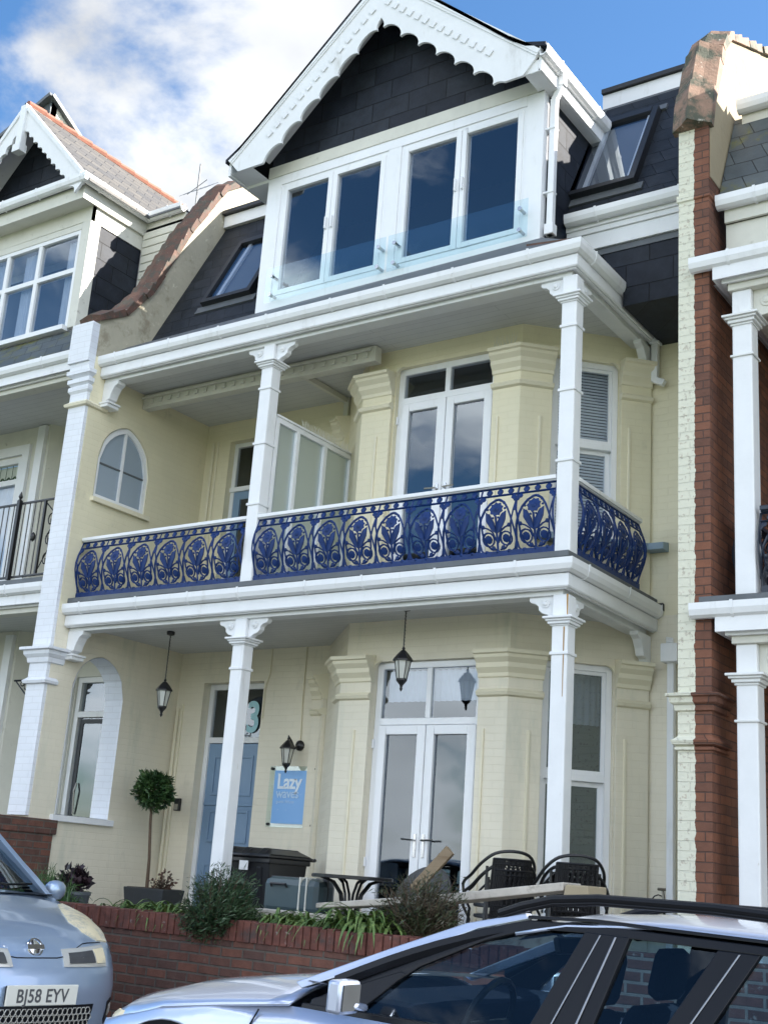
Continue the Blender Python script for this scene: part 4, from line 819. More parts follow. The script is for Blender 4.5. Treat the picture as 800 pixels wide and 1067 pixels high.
def arch_outline(a, k=14):
    f = arch(a[0], a[1], a[3], a[4]); return [(a[0], a[2]), (a[0], a[3])] + [(a[0] + (a[1] - a[0]) * i / k, f(a[0] + (a[1] - a[0]) * i / k)) for i in range(1, k)] + [(a[1], a[3]), (a[1], a[2])]
b = MB(); arched_wall(b, -0.05, 2.3, 0.4, lambda y: 4.36, [A1], X0, X1); b.build('wall', 'cream_pale', PWL)
b = MB(); arched_wall(b, -0.05, 2.3, 4.36, lambda y: min(7.55, interp(PL, y)), [A2], X0, X1); b.build('wall', 'cream', PWL)
b = MB(); arched_wall(b, -0.05, 2.3, 7.551, lambda y: interp(PL, y), [], X0, X1 - 0.001); arched_wall(b, 2.3, 9, 0.4, lambda y: interp(PL, y), [], X0, X1 - 0.001, 0.3); b.build('parapet', 'render_old', PWL)
# white reveals of the open arch
def reveal(a, x0, x1, t=0.006):
    m = MB(); o = arch_outline(a); 
    yc = (a[0] + a[1]) / 2
    for (y0, z0), (y1, z1) in zip(o, o[1:]):
        g = lambda y, z: (y + (yc - y) * t * 2, z - t if z > a[3] else z)
        m.quad((x0, *g(y0, z0)), (x1, *g(y0, z0)), (x1, *g(y1, z1)), (x0, *g(y1, z1)))
    m.quad((x0, a[0], a[2] + t), (x1, a[0], a[2] + t), (x1, a[1], a[2] + t), (x0, a[1], a[2] + t)); return m
reveal(A1, X0, X1 + 0.004).build('arch_reveal', 'white_brick', PWL)
reveal(A2, X0 + 0.05, X1 + 0.002).build('arch_reveal', 'cream_smooth', PWL)
b = MB(); b.box(X1 - 0.30, X1 + 0.05, A1[0] - 0.06, A1[1] + 0.06, A1[2] - 0.07, A1[2] - 0.0); b.build('sill', 'white', PWL, bevel=0.006)
b = MB(); b.box(X1 - 0.04, X1 + 0.05, A2[0] - 0.03, A2[1] + 0.06, A2[2] - 0.06, A2[2]); b.build('sill', 'cream_smooth', PWL, bevel=0.006)
# pointed window in the upper arch
m = MB(); xo = X1 - 0.07; o = arch_outline(A2); cy, cz = (A2[0] + A2[1]) / 2, 6.2
ins = lambda p, w=0.055: (p[0] + (w if p[0] < cy - .05 else -w if p[0] > cy + .05 else 0), p[1] + (w if p[1] < A2[2] + .01 else (-w * 1.0 if p[1] > A2[3] + .05 else 0)))
for p, q in zip(o, o[1:] + o[:1]): m.prism([(xo, *p), (xo, *q), (xo, *ins(q)), (xo, *ins(p))], (0.05, 0, 0))
m.box(xo + 0.005, xo + 0.045, cy - 0.018, cy + 0.018, A2[2] + .04, 6.79); 
AW = m.build('arched_window', 'white', PWL)
b = MB(); b.box(xo + 0.01, xo + 0.035, A2[0] + .05, A2[1] - .05, 6.27, 6.29); b.build('glazing_bar', 'lead', AW)
b = MB(); b.prism([(xo + 0.02, *ins(p, 0.03)) for p in o], (0.004, 0, 0)); b.build('pane', 'sky_pane', AW)
b = MB(); 
for k in range(len(o) - 1):
    pass
# white pier face and its mouldings
b = MB(); b.box(X0 - 0.01, X1 - 0.008, -0.10, -0.05, 2.06, 7.32); b.build('pier_face', 'white_brick', PWL, bevel=0.004)
b = MB(); b.box(X0 - 0.07, X1 - 0.004, -0.17, -0.05, 7.46, 7.98); b.box(X0 - 0.04, X1 - 0.006, -0.14, -0.05, 7.30, 7.46)
b.build('pier_face', 'white_brick', PWL, bevel=0.004)
def ring(x0, x1, y0, y1, z, prof, name, m, par, closed=False):
    """moulding round the front (and both sides) of a pier"""
    q = MB(); q.sweep([(x0, y1), (x0, y0), (x1, y0), (x1, y1)], [(o, z + h) for o, h in prof]); q.build(name, m, par)
CP = [(0, -0.18), (0.02, -0.17), (0.03, -0.12), (0.06, -0.08), (0.065, -0.04), (0.10, -0.03), (0.10, 0.0), (-0.01, 0.02), (-0.01, -0.19)]
BP = [(0, -0.04), (0.035, -0.03), (0.045, 0.0), (0.02, 0.02), (0, 0.04), (-0.01, 0.04), (-0.01, -0.04)]
ring(X0 - 0.01, X1, -0.10, 0.12, 3.93, CP, 'pier_capital', 'white_brick', PWL); ring(X0 - 0.01, X1, -0.10, 0.06, 3.55, BP, 'pier_band', 'white_brick', PWL)
for z in (7.33, 7.22, 7.12): ring(X0 - 0.012, X1 - 0.006, -0.102, -0.05, z, [(0, -.05), (0.02 + (z - 7.1) * .15, -.02), (0.02 + (z - 7.1) * .15, .03), (0, .05), (-.01, .05), (-.01, -.05)], 'corbel_course', 'white_brick', PWL)
ring(X0 - 0.01, X1, -0.10, 0.22, 6.93, BP, 'pier_band', 'cream_smooth', PWL)
# brick foot of the pier
b = MB(); b.box(X0 - 0.06, X1 + 0.035, -0.50, 0.30, 0.2, 1.96); b.box(X0 - 0.09, X1 + 0.055, -0.53, 0.33, 1.88, 2.04); b.build('brick_foot', 'brick_red', PWL, bevel=0.012)
# clay coping tiles
def coping(prof, xc, hw, par, m, thick=0.06, roof=0.05, step=0.30, jit=0.012, name='coping_tile', upto=6.0):
    pts = []; 
    for (a, za), (c, zc) in zip(prof, prof[1:]):
        L = math.hypot(c - a, zc - za); k = max(1, round(L / 0.06))
        for i in range(k): pts.append((a + (c - a) * i / k, za + (zc - za) * i / k))
    pts = [p for p in pts if p[0] < upto]; d = 0; cur = [pts[0]]; out = []
    for p, q in zip(pts, pts[1:]):
        d += math.hypot(q[0] - p[0], q[1] - p[1]); cur.append(q)
        if d > step: out.append(cur); cur = [q]; d = 0
    if len(cur) > 1: out.append(cur)
    for c in out:
        g = MB(); jx = random.uniform(-jit, jit); rows = []
        n = len(c)
        for i, (y, z) in enumerate(c):
            t0 = (c[max(i - 1, 0)], c[min(i + 1, n - 1)]); dy, dz = t0[1][0] - t0[0][0], t0[1][1] - t0[0][1]; L = math.hypot(dy, dz); ny, nz = -dz / L, dy / L
            lift = 0.035 * (1 - i / max(1, n - 1)) * 0 + 0.03 * (i / max(1, n - 1))
            e = 0.006 + lift
            prof_ = [(-hw - .03, -0.06), (-hw - .03, e + 0.0), (-hw * .5, e + thick * .8), (0, e + thick + roof * .4), (hw * .5, e + thick * .8), (hw + .03, e), (hw + .03, -0.06)]
            rows.append([(xc + u + jx, y + ny * h, z + nz * h) for u, h in prof_])
        g.grid(rows); g.v, g.f = g.v, g.f
        m_ = len(rows[0]); g.f.append(tuple(range(m_))); g.f.append(tuple(range((n - 1) * m_, n * m_)))
        for i in range(n - 1): g.f.append((i * m_, (i + 1) * m_, (i + 2) * m_ - 1, (i + 1) * m_ - 1))
        g.build(name, m, par, bevel=0.0)
coping(PL, -6.5, 0.155, PWL, 'terracotta', step=0.21, thick=.03, roof=.03, jit=.02)
# ---- right party wall
PWR = thing('party_wall', 'tall brick party wall, half its edge painted cream, capped with mossy tiles', 'wall', (1.22, 0, 0))
PRR = [(0.03, 8.42), (0.09, 8.70), (0.40, 9.50), (0.62, 9.78), (2.3, 10.62), (5.0, 12.0)]
b = MB(); arched_wall(b, 0.05, 5, -0.3, lambda y: min(7.9, interp(PRR, y)), [], 1.06, 1.34, 0.5); b.build('wall', 'pier_brick', PWR)
b = MB(); arched_wall(b, 0.05, 0.08, 7.901, lambda y: interp(PRR, y), [], 1.06, 1.341, 0.03); b.build('pier_top', 'pier_brick', PWR)
b = MB(); arched_wall(b, 0.08, 5, 7.901, lambda y: interp(PRR, y), [], 1.055, 1.345, 0.1); b.build('parapet', 'render_tan', PWR)
RP = [(0, -0.14), (0.02, -0.13), (0.025, -0.09), (0.05, -0.07), (0.055, -0.03), (0.08, -0.02), (0.08, 0.0), (-0.01, 0.02), (-0.01, -0.14)]
for z, p in ((3.23, RP), (2.86, BP), (2.80, [(0, -.02), (0.02, -.01), (.02, .01), (0, .02), (-.01, .02), (-.01, -.02)])): ring(1.06, 1.34, 0.05, 0.4, z, p, 'pier_moulding', 'pier_brick', PWR)
ring(1.06, 1.34, 0.05, .3, 7.72, [(0, -.04), (.015, -.03), (.015, .03), (0, .04), (-.01, .04), (-.01, -.04)], 'pier_moulding', 'pier_brick', PWR)
coping([p for p in PRR[:3]], 1.20, 0.155, PWR, 'terracotta_pale', step=0.42, thick=0.08, roof=0.12)
coping([PRR[2], PRR[3], PRR[4], (3.6, 11.28)], 1.20, 0.15, PWR, 'terracotta_pale', step=0.19, thick=0.04, jit=0.01)
# ================================================================== LEFT NEIGHBOUR
NL = thing('terraced_house', 'white house at the left edge with black iron balcony and lacy gable', 'house', (-9, 1, 0))
LNL = [(-15, 1.45), (-8.85, 1.45), (-8.55, 2.0), (-6.66, 2.0)]
b = MB(); G0, G1, G2 = [Frame(LNL[i], LNL[i + 1]) for i in range(3)]
wallseg(b, LNL[0], LNL[1], 0.9, 7.75, [(4.55, 5.65, 1.6, 4.1), (4.55, 5.65, 5.2, 7.15)], 0.15); wallseg(b, LNL[1], LNL[2], 0.9, 7.75, [], 0.15)
wallseg(b, LNL[2], LNL[3], 0.9, 7.75, [(0.35, 1.22, 1.0, 4.0)], 0.15)
b.build('wall', 'off_white', NL)
b = MB(); b.quad((-15, 3.5, .9), (-6.7, 3.5, .9), (-6.7, 3.5, 7.8), (-15, 3.5, 7.8)); b.build('room', 'interior', NL)
for z0, z1, zt in ((1.6, 4.1, 3.55), (5.2, 7.15, 6.78)):
    b = MB(); rect_frame(G0, b, 4.55, 5.65, z0, z1, 0.09, -0.08, 0.01); G0.box(b, 4.64, 5.56, -0.08, 0.0, zt - .04, zt + .04); rect_frame(G0, b, 4.40, 5.80, z0 - .1, z1 + .16, 0.14, 0.0, 0.05); G0.box(b, 5.95, 6.10, 0, 0.06, .95 if z0 < 2 else 4.9, z1 + .4)
    Wn = b.build('window', 'white', NL, bevel=0.006)
    pane(G0, Wn, 4.64, 5.56, z0 + .09, zt - .04, -0.05); pane(G0, Wn, 4.64, 5.56, zt + .04, z1 - .09, -0.05, 'glass_clear')
    curtain(G0, Wn, 4.62, 5.58, z0 + .05, zt, -0.12, n=16)
    b = MB()
    for k in range(7): u = 4.70 + k * .135; b.tube([G0.P(u, zt + .04, -.055), G0.P(u, z1 - .09, -.055)], 0.006, 4)
    for k in range(6): u = 4.77 + k * .135; b.tube([G0.P(u - .06, zt + .06, -.055), G0.P(u, zt + .10, -.055), G0.P(u + .06, zt + .06, -.055)], 0.016, 4)
    b.build('leaded_pattern', 'leaf_dark', Wn)
    b = MB(); G0.box(b, 4.64, 5.56, -.10, -.09, zt + .04, z1 - .09); b.build('coloured_pane', 'off_white', Wn)
b = MB(); rect_frame(G2, b, 0.35, 1.22, 1.0, 4.0, 0.075, -0.12, -0.03); G2.box(b, .42, 1.15, -.12, -.03, 3.46, 3.54); G2.box(b, 0.16, 0.33, 0, 0.04, .95, 4.15); G2.box(b, 1.24, 1.40, 0, 0.04, .95, 4.15); G2.box(b, 1.5, 1.56, 0, 0.03, .95, 4.3)
Wn = b.build('front_door', 'white', NL, bevel=0.006); pane(G2, Wn, .42, 1.15, 1.05, 3.46, -.08); pane(G2, Wn, .42, 1.15, 3.54, 3.93, -.08)
b = MB(); rect_frame(G2, b, .45, 1.13, 1.03, 3.44, 0.06, -.10, -.07); b.build('door_leaf', 'plastic_dark', Wn)
b = MB(); b.tube([G2.P(.55, 2.2, 0.0 - .06), G2.P(.55, 2.5, -.03), G2.P(.55, 2.6, -.06)], 0.012, 6); b.build('handle', 'steel', Wn)
def nverandah(par, zg, xa, xb, y1, post_x, top, brk=True, left_return=False):
    path = [(xa, -.06 if left_return else 0.0), (xb, -.06 if left_return else 0.0)]
    gutter(path, zg, par)
    ins_ = [(xa, 0.13), (xb, 0.13)] if not left_return else [(xa + .26, 2.0), (xa + .26, .045), (xb, .045)]
    f = MB(); f.sweep(ins_, [(0.0, zg - 0.02), (0.0, zg - 0.26), (-0.03, zg - 0.26), (-0.03, zg - 0.02)]); f.sweep(ins_, [(0.06, zg - 0.09), (0.06, zg - 0.24), (0.045, zg - 0.22), (0.002, zg - 0.22), (0.002, zg - 0.09)]); f.build('fascia', 'white', par, bevel=0.005)
    f = MB(); f.sweep(ins_, [(-0.04, zg - .2), (-0.04, zg - .32), (-0.20, zg - .32), (-.20, zg - .2)]); f.build('beam', 'off_white', par, bevel=0.006)
    x0_, x1_ = (xa + (.15 if left_return else 0)), xb
    MB().quad((x0_, .15, zg - .2), (x1_, .15, zg - .2), (x1_, y1, zg - .2), (x0_, y1, zg - .2)).build('ceiling', 'ceiling_grey', par)
    if not top: MB().box(x0_ - .1 if left_return else x0_, x1_, .04, y1, zg + .0, zg + .07).build('deck', 'lead', par)
    zb = zg - .32
    for x in post_x:
        p = MB(); p.box(x - .085, x + .085, .115, .285, .7 if not top else zg - 3.02, zb + .002); Pp = p.build('post', 'white', par, bevel=0.012)
        p = MB(); zc2 = zb - .26
        for h0, h1, e in ((-0.07, -0.05, 0.012), (-0.05, -0.02, 0.03), (-0.02, 0.0, 0.05), (0.0, 0.022, 0.07)): p.box(x - .085 - e, x + .085 + e, .115 - e, .285 + e, zc2 + h0, zc2 + h1)
        p.build('capital', 'white_wood', Pp, bevel=0.005); p = MB(); p.box(x - .10, x + .10, .10, .30, zb - .62, zb - .60); p.build('collar', 'white_wood', Pp, bevel=0.005)
        p = MB(); pts2 = [(0, zb + .001), (.5, zb + .001), (.5, zb - .05), (.36, zb - .06), (.26, zb - .11), (.20, zb - .2), (.12, zb - .24), (0, zb - .25)]
        p.prism([(x + .085 + u, .17, z) for u, z in pts2], (0, .06, 0)); p.add(MB().lathe((0, 0, 0), [(0.06, -0.004), (0.06, 0.010), (0.036, 0.012), (0.03, 0.022), (0.006, 0.026)], 14), Matrix.Translation((x + .085 + .12, .17, zb - .11)) @ Matrix.Rotation(R(90), 4, 'X'))
        p.build('bracket', 'off_white', Pp, bevel=0.005)
nverandah(NL, 4.76, -15, -6.68, 1.98, [-10.4], False); nverandah(NL, 7.77, -15, -6.68, 1.98, [-10.4], True)
# black balcony railing
b = MB(); x = -14.0
while x < -7.15:
    b.tube([(x, .15, 4.90), (x, .15, 5.84)], 0.009, 4); x += 0.1
for z in (4.90, 5.85): b.beam((-14, .15, z), (-6.67, .15, z), .035, .02)
for xx in (-7.26, -8.06): b.lathe((xx, .15, 5.33), [(0.005, 0), (0.03, .03), (.035, .06), (.03, .09), (.005, .12)], 8)
b.box(-7.13, -7.10, .135, .165, 4.9, 5.85)
for s in (0, 1):   # scroll panel beside the pier
    for z in (5.08, 5.33, 5.58):
        cx = -6.90 + (.0 if s else -.07); b.tube([(cx + (.075 - k * .004) * math.cos(k * .5 + s * 3), .15, z + (.10 - k * .005) * math.sin(k * .5 + s * 3)) for k in range(13)], 0.010, 4)
b.tube([(-7.1, .15, 4.95), (-6.95, .15, 5.2), (-7.0, .15, 5.4), (-6.85, .15, 5.6), (-7.08, .15, 5.8)], 0.009, 4)
RL = b.build('railing', 'iron_black', NL)
b = MB(); b.box(-7.59, -7.54, .09, .14, 4.86, 5.88); b.lathe((-7.565, .115, 5.88), [(.03, 0), (.012, .02), (.028, .05), (.022, .07), (.003, .12)], 8); b.build('newel', 'iron_black', RL)
# mansard skirt, dormer
b = MB(); b.prism([(-15, .02, 7.78), (-6.68, .02, 7.78), (-6.68, .45, 8.34), (-15, .45, 8.34)], (0, .08, -.03)); b.build('roof_skirt', 'slate_moss', NL)
b = MB(); b.box(-15, -6.68, 1.42, 1.5, 8.3, 10.3); b.box(-15, -6.68, .45, 1.5, 8.2, 8.33); b.build('weatherboard', 'white', NL)
b = MB()
for k in range(12): b.box(-7.42, -6.67, 1.385, 1.42, 8.75 + k * .125, 8.75 + k * .125 + .11)
b.build('weatherboard', 'off_white', NL, bevel=0.006)
NX, NY = -7.45, 0.45
b = MB(); b.box(NX - .03, NX, NY + .18, 1.40, 8.33, 9.98); b.build('dormer_cheek', 'slate_hung', NL)
GN = Frame((-10.4, NY), (NX, NY)); LN = 10.4 + NX
b = MB(); GN.box(b, LN - 0.16, LN + 0.004, -0.18, 0.0, 8.40, 9.98); GN.box(b, -0, .6, -.12, 0, 8.4, 9.98); GN.box(b, .6, LN - .16, -.12, 0, 9.88, 9.98)
b.build('dormer_front', 'off_white', NL, bevel=0.005)
b = MB(); rect_frame(GN, b, 0.6, LN - .16, 8.40, 9.88, 0.06, -.1, -.01); GN.box(b, .6, LN - .16, -.02, .08, 8.36, 8.43)
for u in (1.28, 1.96): GN.box(b, u - .035, u + .035, -.1, -.012, 8.46, 9.82)
GN.box(b, .66, LN - .22, -.1, -.015, 9.25, 9.32)
Wn = b.build('window', 'white', NL, bevel=0.005)
pane(GN, Wn, .66, LN - .22, 8.46, 9.82, -.05); curtain(GN, Wn, 1.55, 1.85, 8.46, 9.8, -.14, n=6, amp=.03); curtain(GN, Wn, .66, 1.1, 8.46, 9.8, -.14, n=6, amp=.03); curtain(GN, Wn, 2.45, 2.60, 8.46, 9.8, -.14, n=3, amp=.03)
b = MB(); b.quad((-10.3, 1.3, 8.35), (-7.5, 1.3, 8.35), (-7.5, 1.3, 10), (-10.3, 1.3, 10)); b.build('dormer_room', 'interior_light', NL)
gutter([(-11, 0.10), (-7.28, 0.10), (-7.28, 1.30), (-6.66, 1.30)], 10.50, NL)
b = MB(); b.sweep([(-11, .23), (-7.41, .23), (-7.41, 1.42), (-6.66, 1.42)], [(0, 10.46), (0, 10.20), (-.03, 10.20), (-.03, 10.46)]); b.quad((-11, .25, 10.22), (-7.43, .25, 10.22), (-7.43, 1.5, 10.22), (-11, 1.5, 10.22)); b.box(-10.4, NX, .47, .52, 9.96, 10.22); b.box(NX - .02, NX + .0, .47, 1.5, 9.96, 10.22)
b.build('fascia', 'off_white', NL)
b = MB(); b.box(-11, -7.4, .15, .6, 10.40, 10.44); b.box(-7.40, -6.66, 1.3, 3, 10.40, 10.43); b.build('lead_roof', 'lead', NL)
QX, QZ = -8.87, 12.10; sl2 = (QZ - 10.52) / 1.52
b = MB()
for sg in (-1, 1): b.prism([(QX, .18, QZ), (QX + sg * 1.6, .18, QZ - 1.6 * sl2), (QX + sg * 1.6, .18, QZ - 1.6 * sl2 - .05), (QX, .18, QZ - .05)], (0, 3.2, 0))
b.build('dormer_roof', 'slate_tan', NL)
b = MB()
for k in range(11): b.tube([(QX, .16 + k * .3, QZ + .0), (QX, .16 + k * .3 + .31, QZ + .012)], [.055, .065], 8)
b.build('ridge_tiles', 'terracotta_ridge', NL)
b = MB(); b.prism([(QX - 1.45, .55, 10.5), (QX + 1.45, .55, 10.5), (QX, .55, QZ - .1)], (0, .05, 0)); b.build('gable_slates', 'slate_hung', NL)
b = MB()
for sg in (-1, 1):
    d = Vector((-sg * 1.0, sl2)).normalized(); nn = Vector((d.y * 1, -d.x)) ; nn = nn if nn.y < 0 else -nn; O = Vector((QX + sg * 1.58, QZ - 1.58 * sl2)); L = 1.58 / abs(d.x)
    pt = lambda u, v, y: ((O + d * u + nn * v).x, y, (O + d * u + nn * v).y)
    K = 70; kk = abs(d.y / d.x)
    for k in range(K):
        u0, u1 = L * k / K, L * (k + 1) / K; um = L - .3 * kk
        f = lambda u: min(.30 - .05 * abs(math.sin(u * math.pi / .17)), max(.03, (L - u) / kk + .0)) if u > um else .30 - .05 * abs(math.sin(u * math.pi / .17))
        b.prism([pt(u0, .0, .14), pt(u1, .0, .14), pt(u1, f(u1), .14), pt(u0, f(u0), .14)], (0, .04, 0))
    b.prism([pt(0, 0, .12), pt(L, 0, .12), pt(L, .06, .12), pt(0, .06, .12)], (0, .02, 0))
    b.prism([pt(0, .02, .18), pt(L, .02, .18), pt(L, .06, .18), pt(0, .06, .18)], (0, .40, 0))
b.box(QX - .06, QX + .06, .10, .19, 11.30, QZ - .05); b.box(QX - .08, QX + .08, .08, .21, 11.28, 11.40)
b.build('bargeboard', 'white', NL)
# tall attic behind the left house
DH = thing('roof_dormer', 'large grey slate attic with a pale rendered side rising behind the left gable', 'building', (-13, 3, 12))
b = MB(); pf = [(-16, 11), (-12.2, 11), (-12.2, 15.06), (-16, 13.6)]; b.prism([(x, 3.0, z) for x, z in pf], (0, .15, 0)); b.build('front', 'slate_moss', DH)
b = MB(); b.prism([(-12.2, 3.0, 11), (-12.2, 3.02, 15.06), (-12.2, 4.9, 13.9), (-12.2, 5.6, 13.0), (-12.2, 5.6, 11)], (-.15, 0, 0)); b.build('side', 'off_white', DH)
b = MB(); b.beam((-12.17, 2.95, 15.10), (-12.17, 5.0, 13.88), .14, .07); b.beam((-16, 2.96, 13.64), (-12.14, 2.96, 15.10), .14, .07); b.build('roof_edge', 'lead', DH)
# tv aerial behind the parapet
AE = thing('tv_aerial', 'thin television aerial standing behind the swooping parapet', 'aerial', (-9.16, 4.0, 12.0))
b = MB(); b.tube([(-9.16, 4, 11.4), (-9.16, 4, 13.35)], .014, 5); b.build('mast', 'lead', AE)
b = MB(); b.tube([(-9.5, 4.1, 12.9), (-8.85, 3.9, 12.9)], .008, 4)
for k in range(7): b.tube([(-9.48 + k * .1, 3.9, 12.75 + .0), (-9.48 + k * .1, 4.2, 13.02)], .005, 3)
b.build('elements', 'lead', AE)
# scroll bracket on the left house, black
b = MB(); b.tube([(-6.92, .2, 3.62), (-7.25, .2, 3.62)], .012, 4); b.tube([(-6.92, .2, 3.62), (-6.92, .2, 3.36)], .012, 4); b.tube([(-7.22, .2, 3.61), (-6.93, .2, 3.38)], .010, 4)
for cx, cz, r in ((-7.02, 3.55, .045), (-6.97, 3.47, .035), (-7.10, 3.58, .03)): b.tube([(cx + r * math.cos(k), .2, cz + r * math.sin(k)) for k in range(7)], .008, 4)
tag(b.build('sign_bracket', 'iron_black'), 'small black scrolled iron bracket beside the white pier of the left house', 'bracket')
b = MB(); b.lathe((0, 0, 0), [(.05, 0), (.07, .02), (.07, .08), (.04, .12), (.02, .13)], 10); m2 = MB(); m2.add(b, Matrix.Translation((-6.60, .36, 3.30)) @ Matrix.Rotation(R(-90), 4, 'X')); m2.add(MB().lathe((0, 0, 0), [(.035, 0), (.06, .05), (.05, .14), (.02, .18)], 8), Matrix.Translation((-6.60, .40, 3.18)))
tag(m2.build('bulkhead_lamp', 'iron_black', smooth=True), 'black round lamp inside the white arch of the left party wall', 'lamp')
# ================================================================== RIGHT NEIGHBOUR
NR = thing('terraced_house', 'dark brick house at the right edge with white posts and ornate black railing', 'house', (3, 1, 0))
b = MB(); LR = [(1.385, 2.05), (7.5, 2.05)]; wallseg(b, LR[0], LR[1], -.3, 8.0, [(1.2, 2.4, .3, 3.2), (1.2, 2.4, 4.1, 6.6)], .2); b.build('wall', 'brick_dark', NR)
GR = Frame(*LR)
for z0, z1 in ((.3, 3.2), (4.1, 6.6)):
    b = MB(); rect_frame(GR, b, 1.2, 2.4, z0, z1, .08, -.1, -.03); GR.box(b, 1.28, 2.32, -.1, -.03, (z0 + z1) / 2 + .3, (z0 + z1) / 2 + .38); Wn = b.build('window', 'white', NR, bevel=.005); pane(GR, Wn, 1.28, 2.32, z0 + .08, z1 - .08, -.07)
b = MB(); b.quad((1.4, 3.5, -.2), (7.5, 3.5, -.2), (7.5, 3.5, 8), (1.4, 3.5, 8)); b.build('room', 'interior', NR)
nverandah(NR, 3.95, 1.19, 7.5, 2.04, [1.60, 5.2], False, left_return=True); nverandah(NR, 7.05, 1.19, 7.5, 2.04, [1.60, 5.2], True, left_return=True)
railing((1.72, .17), (5.1, .17), 4.06, 9, material='iron_navy', parent=NR, rail='iron_navy'); railing((1.52, 1.9), (1.52, .3), 4.06, 4, material='iron_navy', parent=NR, rail='iron_navy')
b = MB(); b.box(1.39, 7.5, -.6, 2.1, -.4, .35); b.build('terrace', 'paving', NR)
gutter([(1.37, .12), (7.5, .12)], 7.72, NR)
b = MB(); b.box(1.42, 7.5, .22, .25, 7.48, 7.68); b.box(1.42, 7.5, .26, .32, 7.12, 7.48); b.build('fascia', 'off_white', NR, bevel=.005)
b = MB(); b.prism([(1.36, .22, 7.69), (7.5, .22, 7.69), (7.5, .72, 8.86), (1.36, .72, 8.86)], (0, .1, -.03)); b.build('mansard_roof', 'slate_moss', NR)
gutter([(1.42, .58), (7.5, .58)], 8.98, NR)
b = MB(); b.box(1.44, 7.5, .68, .71, 8.74, 8.94); b.box(1.44, 7.5, .66, 3.6, 8.945, 8.98); b.build('fascia', 'off_white', NR, bevel=.005)
DN = MB(); DN.box(2.35, 6.6, .45, 2.6, 7.3, 9.35); DN.prism([(2.0, .2, 9.35), (6.9, .2, 9.35), (4.45, .2, 11.4)], (0, 3.2, 0)); DN.build('dormer', 'slate_hung', NR)
# plain brick ranges behind the three roofs close the terrace block
b = MB(); b.box(-15, 7.5, 6.2, 9.5, -.3, 8.8); tag(b.build('rear_range', 'brick_dark'), 'plain brick rear wall of the terrace behind the roofs', 'wall')
# ================================================================== GARDEN WALL AND TERRACE EDGE
GW = thing('garden_wall', 'low red brick garden wall with upright header bricks along its top, in front of the terrace', 'wall', (-2, -1.4, 0))
b = MB(); b.box(-6.4, 0.9, -1.50, -1.28, -.2, 1.10); b.build('brick_courses', 'brick_red', GW)
b = MB(); x = -6.42
while x < 0.88:
    j = random.uniform(-.008, .008); wv = .070; b.box(x, x + wv - .006, -1.515 + j, -1.265 + j, 1.095, 1.255 + random.uniform(-.008, .006)); x += wv + .004
mat('brick_header', (0.14, 0.050, 0.036), 0.8, noise=(13, 0.45), stain=[((0.30, 0.27, 0.24), 12, 0.60, 0.72), ((0.07, .05, .045), 5, .52, .7)], bump=(40, .5))
b.build('header_course', 'brick_header', GW, bevel=.006)
b = MB(); b.box(-6.41, .88, -1.49, -1.285, 1.10, 1.235); b.build('mortar', 'coping_stone', GW)
GW2 = thing('garden_wall', 'older weathered brick wall with pale mortar, seen through the windows of the silver estate car', 'wall', (2, -1.4, 0))
b = MB(); b.box(0.9, 3.6, -1.52, -1.28, -.6, 1.30); b.build('brick_courses', 'brick_old', GW2)
b = MB(); b.box(3.6, 4.0, -1.58, -1.2, -.6, 1.5); b.build('end_pier', 'brick_old', GW2, bevel=.01)
TW = thing('terrace_edge_wall', 'low rendered terrace edge with a pale tilted stone coping under the stacked chairs', 'wall', (-.5, -.85, .9))
b = MB(); b.box(-2.3, .62, -.95, -.76, .9, 1.34); b.build('wall', 'coping_stone', TW, bevel=.006)
b = MB(); b.prism([(-1.62, -.98, 1.385), (-.44, -.98, 1.50), (.60, -.98, 1.655), (.60, -.98, 1.715), (-.44, -.98, 1.565), (-1.62, -.98, 1.425)], (0, .30, 0)); b.build('coping', 'coping_stone', TW, bevel=.008)
b = MB(); b.prism([(.60, -.99, 1.60), (.70, -.99, 1.60), (.80, -.99, 1.63), (.80, -.99, 1.70), (.62, -.99, 1.70)], (0, .32, 0)); b.build('end_stone', 'render_tan', TW, bevel=.01)
# ================================================================== LANTERNS
def lantern_body(c, par, s=0.86):
    """c = top of the body; tapers down"""
    b = MB(); n = 6
    b.lathe(c, [(.012 * s, .06 * s), (.02 * s, .045 * s), (.012 * s, .03 * s), (.03 * s, .02 * s), (.075 * s, -.03 * s), (.102 * s, -.065 * s), (.115 * s, -.085 * s), (.115 * s, -.10 * s), (.09 * s, -.10 * s)], n)
    b.lathe((c[0], c[1], c[2] - .10 * s), [(.052 * s, -.20 * s), (.062 * s, -.20 * s), (.062 * s, -.22 * s), (.045 * s, -.245 * s), (.022 * s, -.27 * s), (.014 * s, -.30 * s), (.020 * s, -.315 * s), (.004 * s, -.345 * s)], n)
    for j in range(n):
        a = 2 * math.pi * (j + .5) / n; b.tube([(c[0] + .092 * s * math.cos(a), c[1] + .092 * s * math.sin(a), c[2] - .10 * s), (c[0] + .056 * s * math.cos(a), c[1] + .056 * s * math.sin(a), c[2] - .305 * s)], .006 * s, 4)
    b.build('frame', 'iron_black', par)
    g = MB().lathe((c[0], c[1], c[2] - .10 * s), [(.088 * s, 0), (.053 * s, -.20 * s)], n); g.build('lamp_glass', 'lamp_glass', par)
